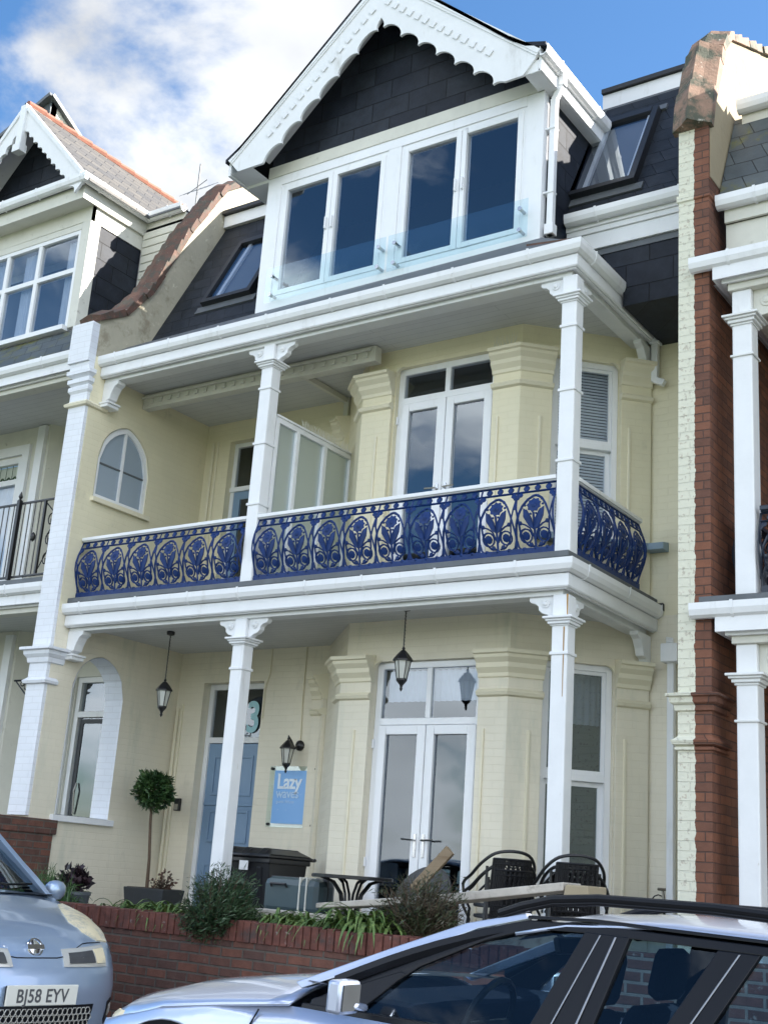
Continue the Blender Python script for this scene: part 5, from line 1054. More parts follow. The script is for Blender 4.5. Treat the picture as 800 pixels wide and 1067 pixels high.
def hang(x, y, zc, zt, label):
    t = thing('hanging_lantern', label, 'lantern', (x, y, zc), group='lanterns under the lower verandah')
    b = MB(); b.lathe((x, y, zc - .03), [(.015, -.02), (.045, -.01), (.05, .02), (.045, .03)], 10); b.tube([(x, y, zc), (x, y, zt + .05)], .006, 5)
    k = zc - .05
    while k > zt + .05: b.tube([(x - .010, y, k), (x + .010, y, k - .02)], .004, 3); k -= .035
    b.build('chain', 'iron_black', t); lantern_body((x, y, zt), t)
hang(-5.42, .85, 4.25, 3.64, 'black lantern hanging on a chain beside the arched opening, near the entrance')
hang(-1.93, .52, 4.25, 3.79, 'black lantern hanging on a chain in front of the lower French doors')
t = thing('wall_lantern', 'black six-sided lantern fixed to the cream wall above the blue sign', 'lantern', (-4.31, 2.05, 3.1))
lantern_body((-4.345, 1.86, 3.10), t, .80)
b = MB(); b.tube([(-4.31, 2.04, 3.10), (-4.32, 1.96, 3.04), (-4.335, 1.90, 3.12), (-4.345, 1.86, 3.17), (-4.345, 1.86, 3.10)], .012, 6); m2 = MB().lathe((0, 0, 0), [(.06, 0), (.06, .02), (.035, .04), (.01, .05)], 12); b.add(m2, Matrix.Translation((-4.31, 2.045, 3.08)) @ Matrix.Rotation(R(90), 4, 'X')); b.build('arm', 'iron_black', t)
# ================================================================== SIGN, CALL BOX, TAP
SG = thing('house_sign', 'light blue sign on a clear panel with four dark studs, on cream wall', 'sign', (-4.35, 2.04, 2.5))
b = MB(); b.box(-4.70, -4.00, 2.015, 2.022, 2.15, 2.84); b.build('clear_panel', 'glass_clear', SG)
b = MB(); b.box(-4.615, -4.075, 2.004, 2.0145, 2.19, 2.79); b.build('board', 'sign_blue', SG)
text('lettering', 'Lazy', 0.235, (-4.57, 2.001, 2.585), FRONT, 'letter_white', SG, bold=.005, align='LEFT', sx=.95, space=.9)
text('lettering', 'waves', 0.150, (-4.57, 2.001, 2.48), FRONT, 'letter_pale', SG, bold=.0025, align='LEFT', sx=.95, space=.95)
text('small_lettering', 'guest house', 0.055, (-4.56, 2.002, 2.42), FRONT, 'letter_pale', SG, align='LEFT')
for x_, z_ in ((-4.67, 2.81), (-4.03, 2.81), (-4.67, 2.18), (-4.03, 2.18)): b = MB(); b.add(MB().lathe((0, 0, 0), [(.016, 0), (.016, .04), (.012, .045)], 10), Matrix.Translation((x_, 2.045, z_)) @ Matrix.Rotation(R(90), 4, 'X')); b.build('stud', 'iron_black', SG)
CB = thing('door_entry_box', 'small dark intercom box with a grey keypad on the wall left of the entrance', 'intercom', (-6.13, 2.04, 2.35))
MB().box(-6.17, -6.08, 2.01, 2.048, 2.29, 2.44).build('case', 'plastic_black', CB, bevel=.006)
MB().box(-6.155, -6.095, 2.004, 2.0098, 2.30, 2.37).build('keypad', 'steel', CB)
TP = thing('garden_tap', 'old outdoor tap with a loop of thin wire low on the wall beside the downpipe', 'tap', (.16, 2.04, 1.7))
b = MB(); b.tube([(.18, 2.04, 1.62), (.18, 1.95, 1.62), (.18, 1.93, 1.56)], .018, 6); b.tube([(.12, 1.96, 1.74), (.20, 1.96, 1.74)], .014, 5); b.tube([(.18, 1.97, 1.62), (.16, 1.97, 1.74)], .014, 5); b.build('tap_body', 'brass', TP)
b = MB(); b.tube([(.12 + .10 * math.cos(k * .4), 1.98, 1.52 + .17 * math.sin(k * .4)) for k in range(14)], .006, 4); b.tube([(.18, 1.95, 1.55), (.22, 1.95, 1.45), (.21, 1.95, 1.3)], .012, 5); b.build('wire', 'iron_black', TP)
# ================================================================== WHEELIE BIN
WB = thing('wheelie_bin', 'black wheelie bin with a ribbed lid and a white label, beside the blue front door', 'bin', (-3.62, .75, .95))
cx, cy, z0 = -3.66, .78, .95
b = MB(); 
def frust(b, x0, x1, y0, y1, za, X0_, X1_, Y0_, Y1_, zb_):
    b.v += [(x0, y0, za), (x1, y0, za), (x1, y1, za), (x0, y1, za), (X0_, Y0_, zb_), (X1_, Y0_, zb_), (X1_, Y1_, zb_), (X0_, Y1_, zb_)]; i = len(b.v) - 8
    b.f += [(i, i + 3, i + 2, i + 1), (i + 4, i + 5, i + 6, i + 7), (i, i + 1, i + 5, i + 4), (i + 1, i + 2, i + 6, i + 5), (i + 2, i + 3, i + 7, i + 6), (i + 3, i, i + 4, i + 7)]
frust(b, cx - .29, cx + .29, cy - .20, cy + .26, z0 + .02, cx - .32, cx + .32, cy - .30, cy + .33, z0 + .82)
for k in (-.2, .2): frust(b, cx + k - .03, cx + k + .03, cy - .215, cy - .19, z0 + .2, cx + k - .03, cx + k + .03, cy - .315, cy - .28, z0 + .74)
b.box(cx - .345, cx + .345, cy - .325, cy + .35, z0 + .775, z0 + .83)
b.build('bin_body', 'plastic_black', WB, bevel=.018)
b = MB(); frust(b, cx - .365, cx + .365, cy - .36, cy + .36, z0 + .832, cx - .355, cx + .355, cy - .35, cy + .35, z0 + .865); frust(b, cx - .37, cx + .37, cy - .33, cy + .33, z0 + .862, cx - .27, cx + .27, cy - .22, cy + .24, z0 + .915)
for k in (-.22, 0, .22): frust(b, cx + k - .05, cx + k + .05, cy - .34, cy + .3, z0 + .85, cx + k - .035, cx + k + .035, cy - .25, cy + .25, z0 + .925)
b.build('lid', 'plastic_black', WB, bevel=.012)
b = MB(); b.tube([(cx - .34, cy + .42, z0 + .84), (cx - .30, cy + .45, z0 + .84), (cx + .30, cy + .45, z0 + .84), (cx + .34, cy + .42, z0 + .84)], .018, 8); b.build('handle', 'plastic_black', WB)
b = MB(); b.box(cx - .03, cx + .08, cy - .338, cy - .330, z0 + .70, z0 + .79); b.build('label_sticker', 'white_clean', WB)
for s in (-1, 1):
    b = MB(); b.add(MB().lathe((0, 0, 0), [(.03, -.025), (.10, -.025), (.10, .025), (.03, .025)], 16), Matrix.Translation((cx + s * .27, cy + .30, z0 + .10)) @ Matrix.Rotation(R(90), 4, 'Y')); b.build('wheel', 'rubber', WB)
# ================================================================== SUITCASE on a box
SU = thing('suitcase', 'dark green hard suitcase with two pale straps lying beside the wheelie bin', 'suitcase', (-2.75, .25, 1.3))
b = MB(); b.box(-3.10, -2.42, .12, .40, 1.27, 1.61); b.build('shell', 'suitcase', SU, bevel=.07)
b = MB(); b.box(-3.105, -2.415, .245, .262, 1.263, 1.617); b.build('seam', 'plastic_black', SU, bevel=.01)
for x_ in (-2.66, -2.58): b = MB(); b.box(x_, x_ + .016, .112, .408, 1.262, 1.618); b.build('strap', 'off_white', SU, bevel=.004)
b = MB(); b.tube([(-2.98, .11, 1.52), (-2.98, .09, 1.545), (-2.80, .09, 1.545), (-2.80, .11, 1.52)], .012, 6); b.build('handle', 'plastic_black', SU)
tag(MB().box(-3.15, -2.35, .05, .48, .952, 1.265).build('storage_box', 'plastic_dark', bevel=.02), 'low dark storage box under the green suitcase', 'box')
# ================================================================== TABLE, CHAIRS, TIPPED TABLE TOP, PLANK
TB = thing('bistro_table', 'round black metal table with curved legs behind the strap-leaved plants', 'table', (-2.2, .15, .95))
b = MB().lathe((-2.08, .15, 1.645), [(.36, -.015), (.375, -.01), (.375, .012), (.36, .018), (.02, .018)], 28); b.build('table_top', 'iron_black', TB)
for k in range(4):
    a = R(45 + 90 * k + 12); c, s_ = math.cos(a), math.sin(a)
    b = MB()
    for o in (-.02, .02): b.tube([(-2.08 + c * r - s_ * o, .15 + s_ * r + c * o, z) for r, z in ((.30, 1.64), (.18, 1.60), (.10, 1.50), (.07, 1.35), (.08, 1.20), (.17, 1.05), (.30, .955))], .013, 6)
    b.build('leg', 'iron_black', TB)
def chair(loc, rz, tilt=0, label='', group='black woven bistro chairs stacked on the terrace'):
    t = thing('bistro_chair', label, 'chair', (0, 0, 0), group=group)
    # faces +x locally; seat height .45, back at x=-.2
    b = MB(); b.lathe((0, 0, .44), [(.21, 0), (.225, .01), (.22, .03), (.20, .035), (.02, .03)], 20); b.build('seat', 'wicker', t)
    b = MB()
    P = lambda u, z: (-.215 - .04 * (1 - (u / .17) ** 2) - .10 * (z - .45) / .4, u, z)
    for k in range(9):
        u = -.165 + k * .04125; b.tube([P(u, .46 + .0), P(u, .60), P(u, .74), P(u, .845)], .0135, 5, flat=.5)
    for z in (.47, .51, .55, .80, .84): b.tube([P(-.17 + j * .034, z) for j in range(11)], .011, 4)
    for r_ in range(3):
        z = .665 + r_ * .05
        b.tube([P(-.09 + j * .0225, z + (.018 if (j + r_) % 2 else -.018)) for j in range(9)], .010, 4)
    for u in (-.14, .14, -.1, .1):
        for k in range(3): b.tube([P(u + (k - 1) * .014, .46), P(u + (k - 1) * .014, .65), P(u + (k - 1) * .014, .84)], .009, 4)
    b.build('backrest', 'wicker', t)
    # arm hoop and legs
    pts = [(.20, .27, .62), (.10, .285, .655), (-.05, .28, .70), (-.20, .24, .80), (-.30, .15, .885), (-.33, 0, .91)]
    full = pts + [(x, -y, z) for x, y, z in pts[-2::-1]]
    fv = [Vector(p) for p in full]; sm_ = []
    for i in range(len(fv) - 1):
        p0, p1, p2, p3 = fv[max(i - 1, 0)], fv[i], fv[i + 1], fv[min(i + 2, len(fv) - 1)]
        for j in range(4): q = j / 4; sm_.append(.5 * ((2 * p1) + (p2 - p0) * q + (2 * p0 - 5 * p1 + 4 * p2 - p3) * q * q + (3 * p1 - p0 - 3 * p2 + p3) * q ** 3))
    full = [tuple(p) for p in sm_ + [fv[-1]]]
    b = MB(); b.tube(full, .014, 7); b.tube([(x * .96, y * .93, z - .10) for x, y, z in full[6:-6]], .010, 6); b.build('arm_hoop', 'wicker', t, smooth=True)
    for s in (-1, 1):
        b = MB(); b.tube([(.20, s * .27, .62), (.225, s * .25, .52), (.20, s * .20, .42), (.25, s * .24, 0)], .013, 6); b.build('leg', 'iron_black', t, smooth=True)
        b = MB(); b.tube([(-.24, s * .20, .78), (-.22, s * .20, .45), (-.28, s * .24, 0)], .013, 6); b.build('leg', 'iron_black', t, smooth=True)
    t.location = loc; t.rotation_euler = (0, tilt, rz); return t
ch = chair((-.70, .42, 1.04), R(138), 0, 'black woven bistro chair on top of the left stack, beside the leaning plank')
def recopy(o, loc, rz, label, tilt=0):
    c = copy_tree(o); c.location = loc; c.rotation_euler = (0, tilt, rz); c['label'] = label; return c
recopy(ch, (-.70, .43, .95), R(140), 'lower black bistro chair of the left stack, mostly hidden by the stone coping')
recopy(ch, (.02, .30, 1.03), R(128), 'black woven bistro chair on top of the right stack, its pierced back towards the street')
recopy(ch, (.04, .36, .95), R(112), 'lower black bistro chair of the right stack, its curved arm showing at the right')
TT = thing('round_table_top', 'round grey table top tipped on edge behind the wooden plank', 'table top', (-1.5, .2, 1.6))
M_ = Matrix.Translation((-1.42, .30, 1.52)) @ Matrix.Rotation(R(-12), 4, 'Y') @ Matrix.Rotation(R(62), 4, 'X')
b = MB(); b.add(MB().lathe((0, 0, 0), [(.02, -.02), (.29, -.02), (.31, 0), (.29, .02), (.02, .02)], 28), M_); b.build('disc', 'table_grey', TT)
b = MB(); b.add(MB().lathe((0, 0, -.12), [(.03, .1), (.03, 0), (.13, -.02), (.13, -.04)], 12), M_); b.build('boss', 'plastic_black', TT)
PK = MB(); PK.beam((-1.30, -.02, 1.58), (-.98, .03, 1.93), .04, .095, up=(-.6, 0, .7)); tag(PK.build('wooden_plank', 'wood_plank', bevel=.004), 'short pale wooden plank leaning against the tipped table top', 'plank')
# ================================================================== PLANTS
def strap_clump(name, label, cx, cy, cz, n, L, spread, m, wdt=.024, group=None, up=.6):
    t = thing(name, label, 'plant', (cx, cy, cz), group=group); b = MB()
    for k in range(n):
        a = random.uniform(0, 2 * math.pi); l = L * random.uniform(.65, 1.1); bx = cx + random.gauss(0, spread); by = cy + random.gauss(0, min(.06, spread)); e = R(random.uniform(35, 80)) * up * 1.4
        d = Vector((math.cos(a), math.sin(a), 0)); sd_ = Vector((-d.y, d.x, 0)); p = Vector((bx, by, cz)); v = d * math.cos(e) + Vector((0, 0, math.sin(e)))
        rows = []; N_ = 7
        for i in range(N_ + 1):
            f = i / N_; wd = wdt * .5 * (1 - f ** 2.2) + .001
            rows.append([tuple(p - sd_ * wd), tuple(p + Vector((0, 0, -.004))), tuple(p + sd_ * wd)]); p = p + v * (l / N_); v = (v + Vector((0, 0, -.30 * (1.0 + f)))).normalized()
        b.grid(rows)
    b.build('leaves', m, t); return t
G_ = 'strap-leaved plants along the garden wall'
strap_clump('strap_leaf_plant', 'green strap-leaved plant spreading over the wall below the bay tree, left of the rosemary', -3.05, -1.22, 1.20, 230, .36, .28, 'leaf_strap', group=G_)
strap_clump('strap_leaf_plant', 'small tuft of pale green straps at the far left of the wall-top planting', -3.48, -1.15, 1.20, 90, .30, .12, 'leaf_strap', group=G_)
strap_clump('strap_leaf_plant', 'green strap-leaved plant between the rosemary bush and the black table', -1.62, -1.22, 1.22, 260, .36, .26, 'leaf_strap', group=G_)
strap_clump('strap_leaf_plant', 'broad strap-leaved plant drooping over the wall under the table', -.92, -1.24, 1.26, 150, .46, .13, 'leaf_strap', wdt=.034, group=G_)
def bush(name, label, c, rad, n, ln, m, stem='bark', droop=0, nstem=24, wdt=.012, cat='bush', group=None, prickle=1.0):
    t = thing(name, label, cat, c, group=group); b = MB(); s = MB(); c = Vector(c)
    for k in range(nstem):
        th = random.uniform(0, 2 * math.pi); ph = math.acos(random.uniform(-.35, 1)); e = Vector((math.sin(ph) * math.cos(th) * rad[0], math.sin(ph) * math.sin(th) * rad[1], math.cos(ph) * rad[2])); r_ = random.uniform(.75, 1.12)
        base = c + Vector((0, 0, -rad[2] * .7)); tip = c + e * r_; mid = (base + tip) / 2 + Vector((random.uniform(-.03, .03),) * 3)
        s.tube([base, mid, tip], [.007, .005, .002], 4)
        per = n // nstem
        for j in range(per):
            f = random.uniform(.25, 1.03); p = base.lerp(mid, f * 2) if f < .5 else mid.lerp(tip, f * 2 - 1); p = p + Vector((random.gauss(0, .025), random.gauss(0, .025), random.gauss(0, .025)))
            dr = ((tip - base).normalized() * .7 + Vector((random.gauss(0, 1), random.gauss(0, 1), random.gauss(0, 1) - droop)).normalized() * prickle).normalized(); l = ln * random.uniform(.6, 1.2)
            sd_ = dr.cross(Vector((random.random(), random.random(), random.random()))).normalized() * wdt / 2 * random.uniform(.8, 1.3)
            b.quad(p, p + dr * l * .45 + sd_, p + dr * l, p + dr * l * .45 - sd_)
    b.build('foliage', m, t, merge=False); s.build('stems', stem, t); return t
bush('rosemary_bush', 'dark green rosemary bush bulging over the brick wall in front of the bin', (-2.25, -1.42, 1.29), (.31, .28, .33), 15000, .065, 'leaf_dark', nstem=190, wdt=.009, prickle=.8)
bush('heather_bush', 'loose twiggy brown-green bush on the wall below the chairs', (-.42, -1.24, 1.43), (.36, .22, .28), 5200, .06, 'leaf_heath', nstem=110, wdt=.009, prickle=.8)
# bay tree standard
BT = thing('bay_tree', 'small clipped bay tree with a round crown on a thin bare stem beside the entrance', 'tree', (-5.72, 1.25, 1.35))
b = MB(); b.tube([(-5.74, 1.28, 1.30), (-5.75, 1.27, 1.7), (-5.80, 1.27, 2.1), (-5.82, 1.27, 2.4)], [.022, .018, .017, .012], 7); b.build('trunk', 'bark', BT)
b = MB(); c = Vector((-5.81, 1.27, 2.47)); tw = MB()
for k in range(2600):
    d = Vector((random.gauss(0, 1), random.gauss(0, 1), random.gauss(0, 1))).normalized(); lump = 1 + .16 * math.sin(d.x * 5 + 1) * math.sin(d.z * 6) + .10 * math.sin(d.y * 9 + d.x * 4) ; r_ = .215 * lump * (random.uniform(.35, 1) ** .5)
    p = c + Vector((d.x * r_, d.y * r_, d.z * r_ * .95)); dr = (d * .8 + Vector((random.gauss(0, 1), random.gauss(0, 1), random.gauss(0, 1))).normalized()).normalized(); l = random.uniform(.05, .085); sd_ = dr.cross(Vector((random.random(), random.random(), -random.random()))).normalized() * .015
    b.quad(p, p + dr * l * .4 + sd_, p + dr * l, p + dr * l * .4 - sd_)
for k in range(26):
    d = Vector((random.gauss(0, 1), random.gauss(0, 1), random.gauss(0, 1))).normalized(); tw.tube([c - Vector((0, 0, .1)), c + d * .2], [.006, .002], 4)
b.build('crown', 'leaf_bay', BT, merge=False); tw.build('branches', 'bark', BT)
PT = thing('planter_trough', 'dark grey rectangular planter under the bay tree', 'planter', (-5.62, 1.25, 1.1))
b = MB(); frust(b, -5.86, -5.36, 1.12, 1.40, .955, -5.92, -5.30, 1.08, 1.44, 1.38); b.build('trough', 'plastic_dark', PT, bevel=.01); MB().box(-5.89, -5.33, 1.11, 1.41, 1.36, 1.385).build('soil', 'soil', PT)
bush('dried_plant', 'small brown dried plant in the planter beside the bay tree stem', (-5.45, 1.22, 1.43), (.13, .1, .12), 260, .05, 'terracotta', nstem=16, wdt=.03, cat='plant')
# pot with purple leaves at the left end
PP = thing('plant_pot', 'grey round plant pot holding a dark purple plant, by the brick foot of the pier', 'plant pot', (-4.72, -.80, 1.2))
b = MB().lathe((-4.66, -.80, 1.0), [(.11, 0), (.12, .05), (.15, .30), (.16, .31), (.16, .34), (.14, .34)], 20); b.build('pot', 'lead', PP, smooth=True)
bush('purple_plant', 'dark purple leafy plant growing out of the grey round pot', (-4.70, -.80, 1.42), (.17, .12, .14), 420, .08, 'leaf_purple', nstem=22, wdt=.045, cat='plant')
strap_clump('grass_clump', 'tall thin green grass growing round the grey pot', -4.90, -1.0, 1.12, 420, .46, .16, 'leaf_grass', wdt=.010, up=.85)
strap_clump('grass_clump', 'sparse thin green grass in front of the grey pot', -4.60, -1.12, 1.12, 200, .40, .12, 'leaf_grass', wdt=.010, up=.85)
# ================================================================== CARS
def wheel(par, x, y, r, side):
    M_ = Matrix.Translation((x, y, r)) @ Matrix.Rotation(R(90) * -side, 4, 'X')
    W_ = MB(); W_.add(MB().lathe((0, 0, -.1), [(r * .62, 0), (r * .95, 0), (r, .03), (r, .17), (r * .95, .2), (r * .62, .2)], 32), M_); w_ = W_.build('wheel', 'rubber', par, smooth=True)
    g = MB(); g.add(MB().lathe((0, 0, 0), [(r * .64, .06), (r * .62, .095), (r * .56, .08), (r * .54, .03)], 32), M_)
    for k in range(5):
        a = 2 * math.pi * k / 5; d = Vector((math.cos(a), math.sin(a), 0)); q = MB().beam(d * .03 + Vector((0, 0, .085)), d * r * .58 + Vector((0, 0, .075)), .07, .03); g.add(q, M_)
    g.add(MB().lathe((0, 0, 0), [(.07, .03), (.07, .09), (.05, .1)], 16), M_); g.build('rim', 'steel', w_, smooth=True)
def lerpt(tab, x):
    if x <= tab[0][0]: return tab[0][1]
    for (a, va), (b_, vb) in zip(tab, tab[1:]):
        if x <= b_: t = (x - a) / (b_ - a); t = t * t * (3 - 2 * t) * .35 + t * .65; return va + (vb - va) * t
    return tab[-1][1]
def make_car(cfg):
    """local frame: nose at x=0 looking towards -x, tail at x=L, y across, z up"""
    t = thing('parked_car', cfg['label'], 'car', (0, 0, 0), group='cars parked along the kerb')
    L, hw, P = cfg['L'], cfg['hw'], cfg['paint']
    # --- front shell: rows along the nose and bonnet profile, columns across
    prof = cfg['prof']          # (x, z, planback a, halfwidth, edge drop)
    rows = []
    TT_ = [-1 + 2 * k / 32 for k in range(33)]
    dense = []
    for p, q in zip(prof, prof[1:]):
        for i in range(3): f = i / 3; dense.append([u + (v - u) * f for u, v in zip(p, q)])
    dense.append(prof[-1])
    for x, z, a, w_, dr in dense:
        r_ = []
        for tt in TT_:
            s = abs(tt); n = 2.6
            r_.append((x + a * (1 - (1 - min(1, s) ** n) ** (1 / n)), w_ * tt, z - dr * s ** 3.2))
        rows.append(r_)
    b = MB().grid(rows); body_bvh = BVHTree.FromPolygons([Vector(v) for v in b.v], b.f)
    B = b.build('front_bodywork', P, t, smooth='all', solid=.012)
    # --- side skin
    whl, wr, ar = cfg['wheels'], cfg['wr'], cfg['ar']
    sh = cfg['shoulder']; sill = .24
    xe = cfg['x_side']
    for sgn in (-1, 1):
        xs = sorted({xe + (L - .10 - xe) * k / 60 for k in range(61)} | {c + ar * math.cos(R(a)) for c in whl for a in range(0, 181, 12)})
        b = MB(); rows = []
        for x in xs:
            zt = lerpt(sh, x); zb = sill
            for c in whl:
                if abs(x - c) < ar: zb = max(zb, wr + math.sqrt(ar * ar - (x - c) ** 2))
            wx = cfg['width'](x); r_ = []
            for k in range(9):
                f = k / 8; z = zt + (zb - zt) * f
                full = (zt - z) / max(.01, zt - sill)
                y = wx - .045 * max(0, 1 - full * 5) ** 2 * 1.0 - .05 * max(0, full - .55) ** 1.5 - .012 * math.sin(full * 9)
                r_.append((x, sgn * y, z))
            rows.append(r_)
        b.grid(rows); S_ = b.build('side_panel', P, t, smooth='all', solid=.01)
        for c in whl:   # arch lip and dark well
            g = MB(); g.grid([[(c + rr * math.cos(R(a)), sgn * yy, wr + rr * math.sin(R(a))) for rr, yy in ((ar + .0, cfg['width'](c) - .03), (ar - .02, cfg['width'](c) - .035), (ar - .03, .45))] for a in range(-10, 191, 10)]); g.build('wheel_arch', 'car_black', t)
            wheel(t, c, sgn * (cfg['width'](c) - .11), wr, sgn)
    # tail
    b = MB(); b.box(L - .14, L - .02, -hw + .06, hw - .06, .3, lerpt(sh, L)); b.build('tail', P, t, bevel=.04); MB().box(.45, L - .2, -hw + .1, hw - .1, .2, .34).build('underbody', 'car_black', t)
    # --- greenhouse
    belt = cfg['shoulder']; rl = cfg['roofline']; tum = cfg['tumble']; wb = hw - .075
    def gy(x, z):
        zb, zr = lerpt(belt, x), 1.44; return wb - tum * max(0, (z - zb)) / max(.1, zr - zb)
    def gp(x, z, sgn, o=0): return (x, sgn * (gy(x, z) + o), z)
    def gprism(mb, pts, sgn, o0, o1): mb.prism([gp(x, z, sgn, o0) for x, z in pts], (0, sgn * (o1 - o0), 0))
    for sgn in (-1, 1):
        for nm, pts in cfg['windows']:
            g = MB(); n_ = len(pts); g.v += [gp(x, z, sgn, -.012) for x, z in pts]; g.f.append(tuple(range(n_))); g.build(nm, 'glass_car', t)
        for nm, m_, pts, o0, o1 in cfg['strips']:
            g = MB(); gprism(g, pts, sgn, o0, o1); g.build(nm, P if m_ == 'paint' else m_, t, bevel=.004)
    # roof skin
    rows = []
    r0, r1 = cfg['roof']
    for k in range(17):
        x = r0 + (r1 - r0) * k / 16; z = lerpt(rl, x); rows.append([(x, (gy(x, z - .045) + .012) * tt, z - .05 * abs(tt) ** 3.5) for tt in [-1 + 2 * j / 16 for j in range(17)]])
    MB().grid(rows).build('roof', P, t, smooth='all', solid=.012)
    MB().grid([[(x, y * .96, z - .03) for x, y, z in r_] for r_ in rows]).build('headlining', 'off_white' if cfg.get('light_lining') else 'seat_fabric', t)
    # windscreen and rear screen
    ws = cfg['screen']; (xa, za), (xb, zb) = ws; rows = []
    for k in range(9):
        f = k / 8; x = xa + (xb - xa) * f; z = za + (zb - za) * f + .03 * math.sin(math.pi * f); wy = wb - .03 - (tum - .01) * f; rows.append([(x + .16 * (1 - f * .4) * abs(tt) ** 2.2, wy * tt, z - .01 * abs(tt) ** 2) for tt in [-1 + 2 * j / 12 for j in range(13)]])
    MB().grid(rows).build('windscreen', 'glass_screen', t, smooth='all')
    g = MB(); 
    for q in (0, -1): g.tube([r_[q] for r_ in rows], .028, 6)
    g.tube(rows[-1], .022, 6); g.build('screen_surround', P if cfg.get('paint_pillar') else 'car_black', t, smooth=True)
    g = MB(); g.grid([[(x - .14 + .16 * abs(tt) ** 2.2, wb * tt, za - .015 - .01 * abs(tt)) for tt in [-1 + 2 * j / 12 for j in range(13)]] for x in (xa, xa + .18)]); g.build('cowl', 'car_black', t)
    (xa, za), (xb, zb) = cfg['rear']; MB().quad((xa, -wb + tum, za), (xb, -wb, zb), (xb, wb, zb), (xa, wb - tum, za)).build('rear_window', 'glass_car', t)
    # interior
    g = MB(); g.box(cfg['dash'], cfg['dash'] + .45, -hw + .13, hw - .13, .5, cfg['screen'][0][1] - .05); g.box(cfg['dash'] + .4, L - .3, -hw + .13, hw - .13, .34, .5)
    g.build('dashboard', 'seat_fabric', t, bevel=.05)
    for x in cfg['seats']:
        for y in (-.36, .36):
            g = MB(); g.prism([(x, y - .24, .5), (x + .5, y - .24, .5), (x + .72, y - .24, 1.08), (x + .60, y - .24, 1.10), (x + .40, y - .24, .66), (x, y - .24, .66)], (0, .48, 0)); sx = g.build('seat', 'seat_fabric', t, bevel=.05)
            g = MB(); g.obox((x + .70, y, 1.22), .05, .14, .11, Matrix.Rotation(R(12), 3, 'Y')); g.build('headrest', 'seat_fabric', sx, bevel=.045)
    g = MB(); c = Vector((cfg['dash'] + .58, cfg['drv'] * .36, .98)); g.tube([c + Vector((.06 * math.sin(a) , .19 * math.cos(a), .17 * math.sin(a))) for a in [2 * math.pi * k / 20 for k in range(21)]], .016, 6); g.beam(c + Vector((0, -.18, 0)), c + Vector((0, .18, 0)), .03, .02); g.beam(c, c + Vector((-.25, 0, -.06)), .05, .05); g.build('steering_wheel', 'car_black', t)
    mx_, mz_ = cfg['inmir']; g = MB(); g.obox((mx_, 0, mz_), .015, .13, .035, Matrix.Rotation(R(-15), 3, 'Y')); g.beam((mx_ - .03, 0, mz_ + .02), (mx_ - .10, 0, mz_ + .07), .02, .02); g.build('rear_view_mirror', 'car_black', t, bevel=.01)
    # door mirrors
    for sgn in (-1, 1):
        x, z = cfg['mirror']; g = MB(); g.obox((x, sgn * (hw + .08), z), .036, .072, .062); g.beam((x + .02, sgn * (hw - .04), z - .04), (x + .01, sgn * (hw + .06), z - .03), .07, .03)
        if cfg.get('paint_pillar'):
            g = MB(); g.lathe((x, sgn * (hw + .09), z), [(.01, -.07), (.04, -.06), (.058, -.03), (.062, 0), (.058, .03), (.04, .055), (.01, .065)], 12, 1.0, 1.45); g.beam((x + .02, sgn * (hw - .04), z - .04), (x + .01, sgn * (hw + .06), z - .03), .06, .03)
        mi = g.build('door_mirror', P, t, bevel=.0 if cfg.get('paint_pillar') else .04, smooth=True); g = MB(); g.obox((x + .038, sgn * (hw + .08), z), .004, .058, .048); g.build('mirror_glass', 'plastic_dark', mi)
    return t, body_bvh
def conform(bvh, outline, m, name, par, out=.006, sub=6, ymir=False, domed=0.0):
    """patch whose outline (y, z) is projected along +x on to the nose"""
    res = []
    for s in ((1, -1) if ymir else (1,)):
        cy = sum(p[0] for p in outline) / len(outline); cz = sum(p[1] for p in outline) / len(outline)
        pts = []
        for p, q in zip(outline, outline[1:] + outline[:1]):
            for i in range(5): pts.append((p[0] + (q[0] - p[0]) * i / 5, p[1] + (q[1] - p[1]) * i / 5))
        b = MB(); rows = []
        for k in range(sub + 1):
            f = 1 - k / sub * .98; r_ = []
            for y, z in pts + pts[:1]:
                yy, zz = cy + (y - cy) * f, cz + (z - cz) * f; h = bvh.ray_cast(Vector((-2, yy, zz)), Vector((1, 0, 0)))
                x = h[0].x if h[0] else .45
                r_.append((x - out - domed * (1 - f * f), s * yy, zz))
            rows.append(r_)
        edge = [(x + out + .02, y, z) for x, y, z in rows[0]]; b.grid([edge] + rows); res.append(b.build(name, m, par, smooth=True))
    return res
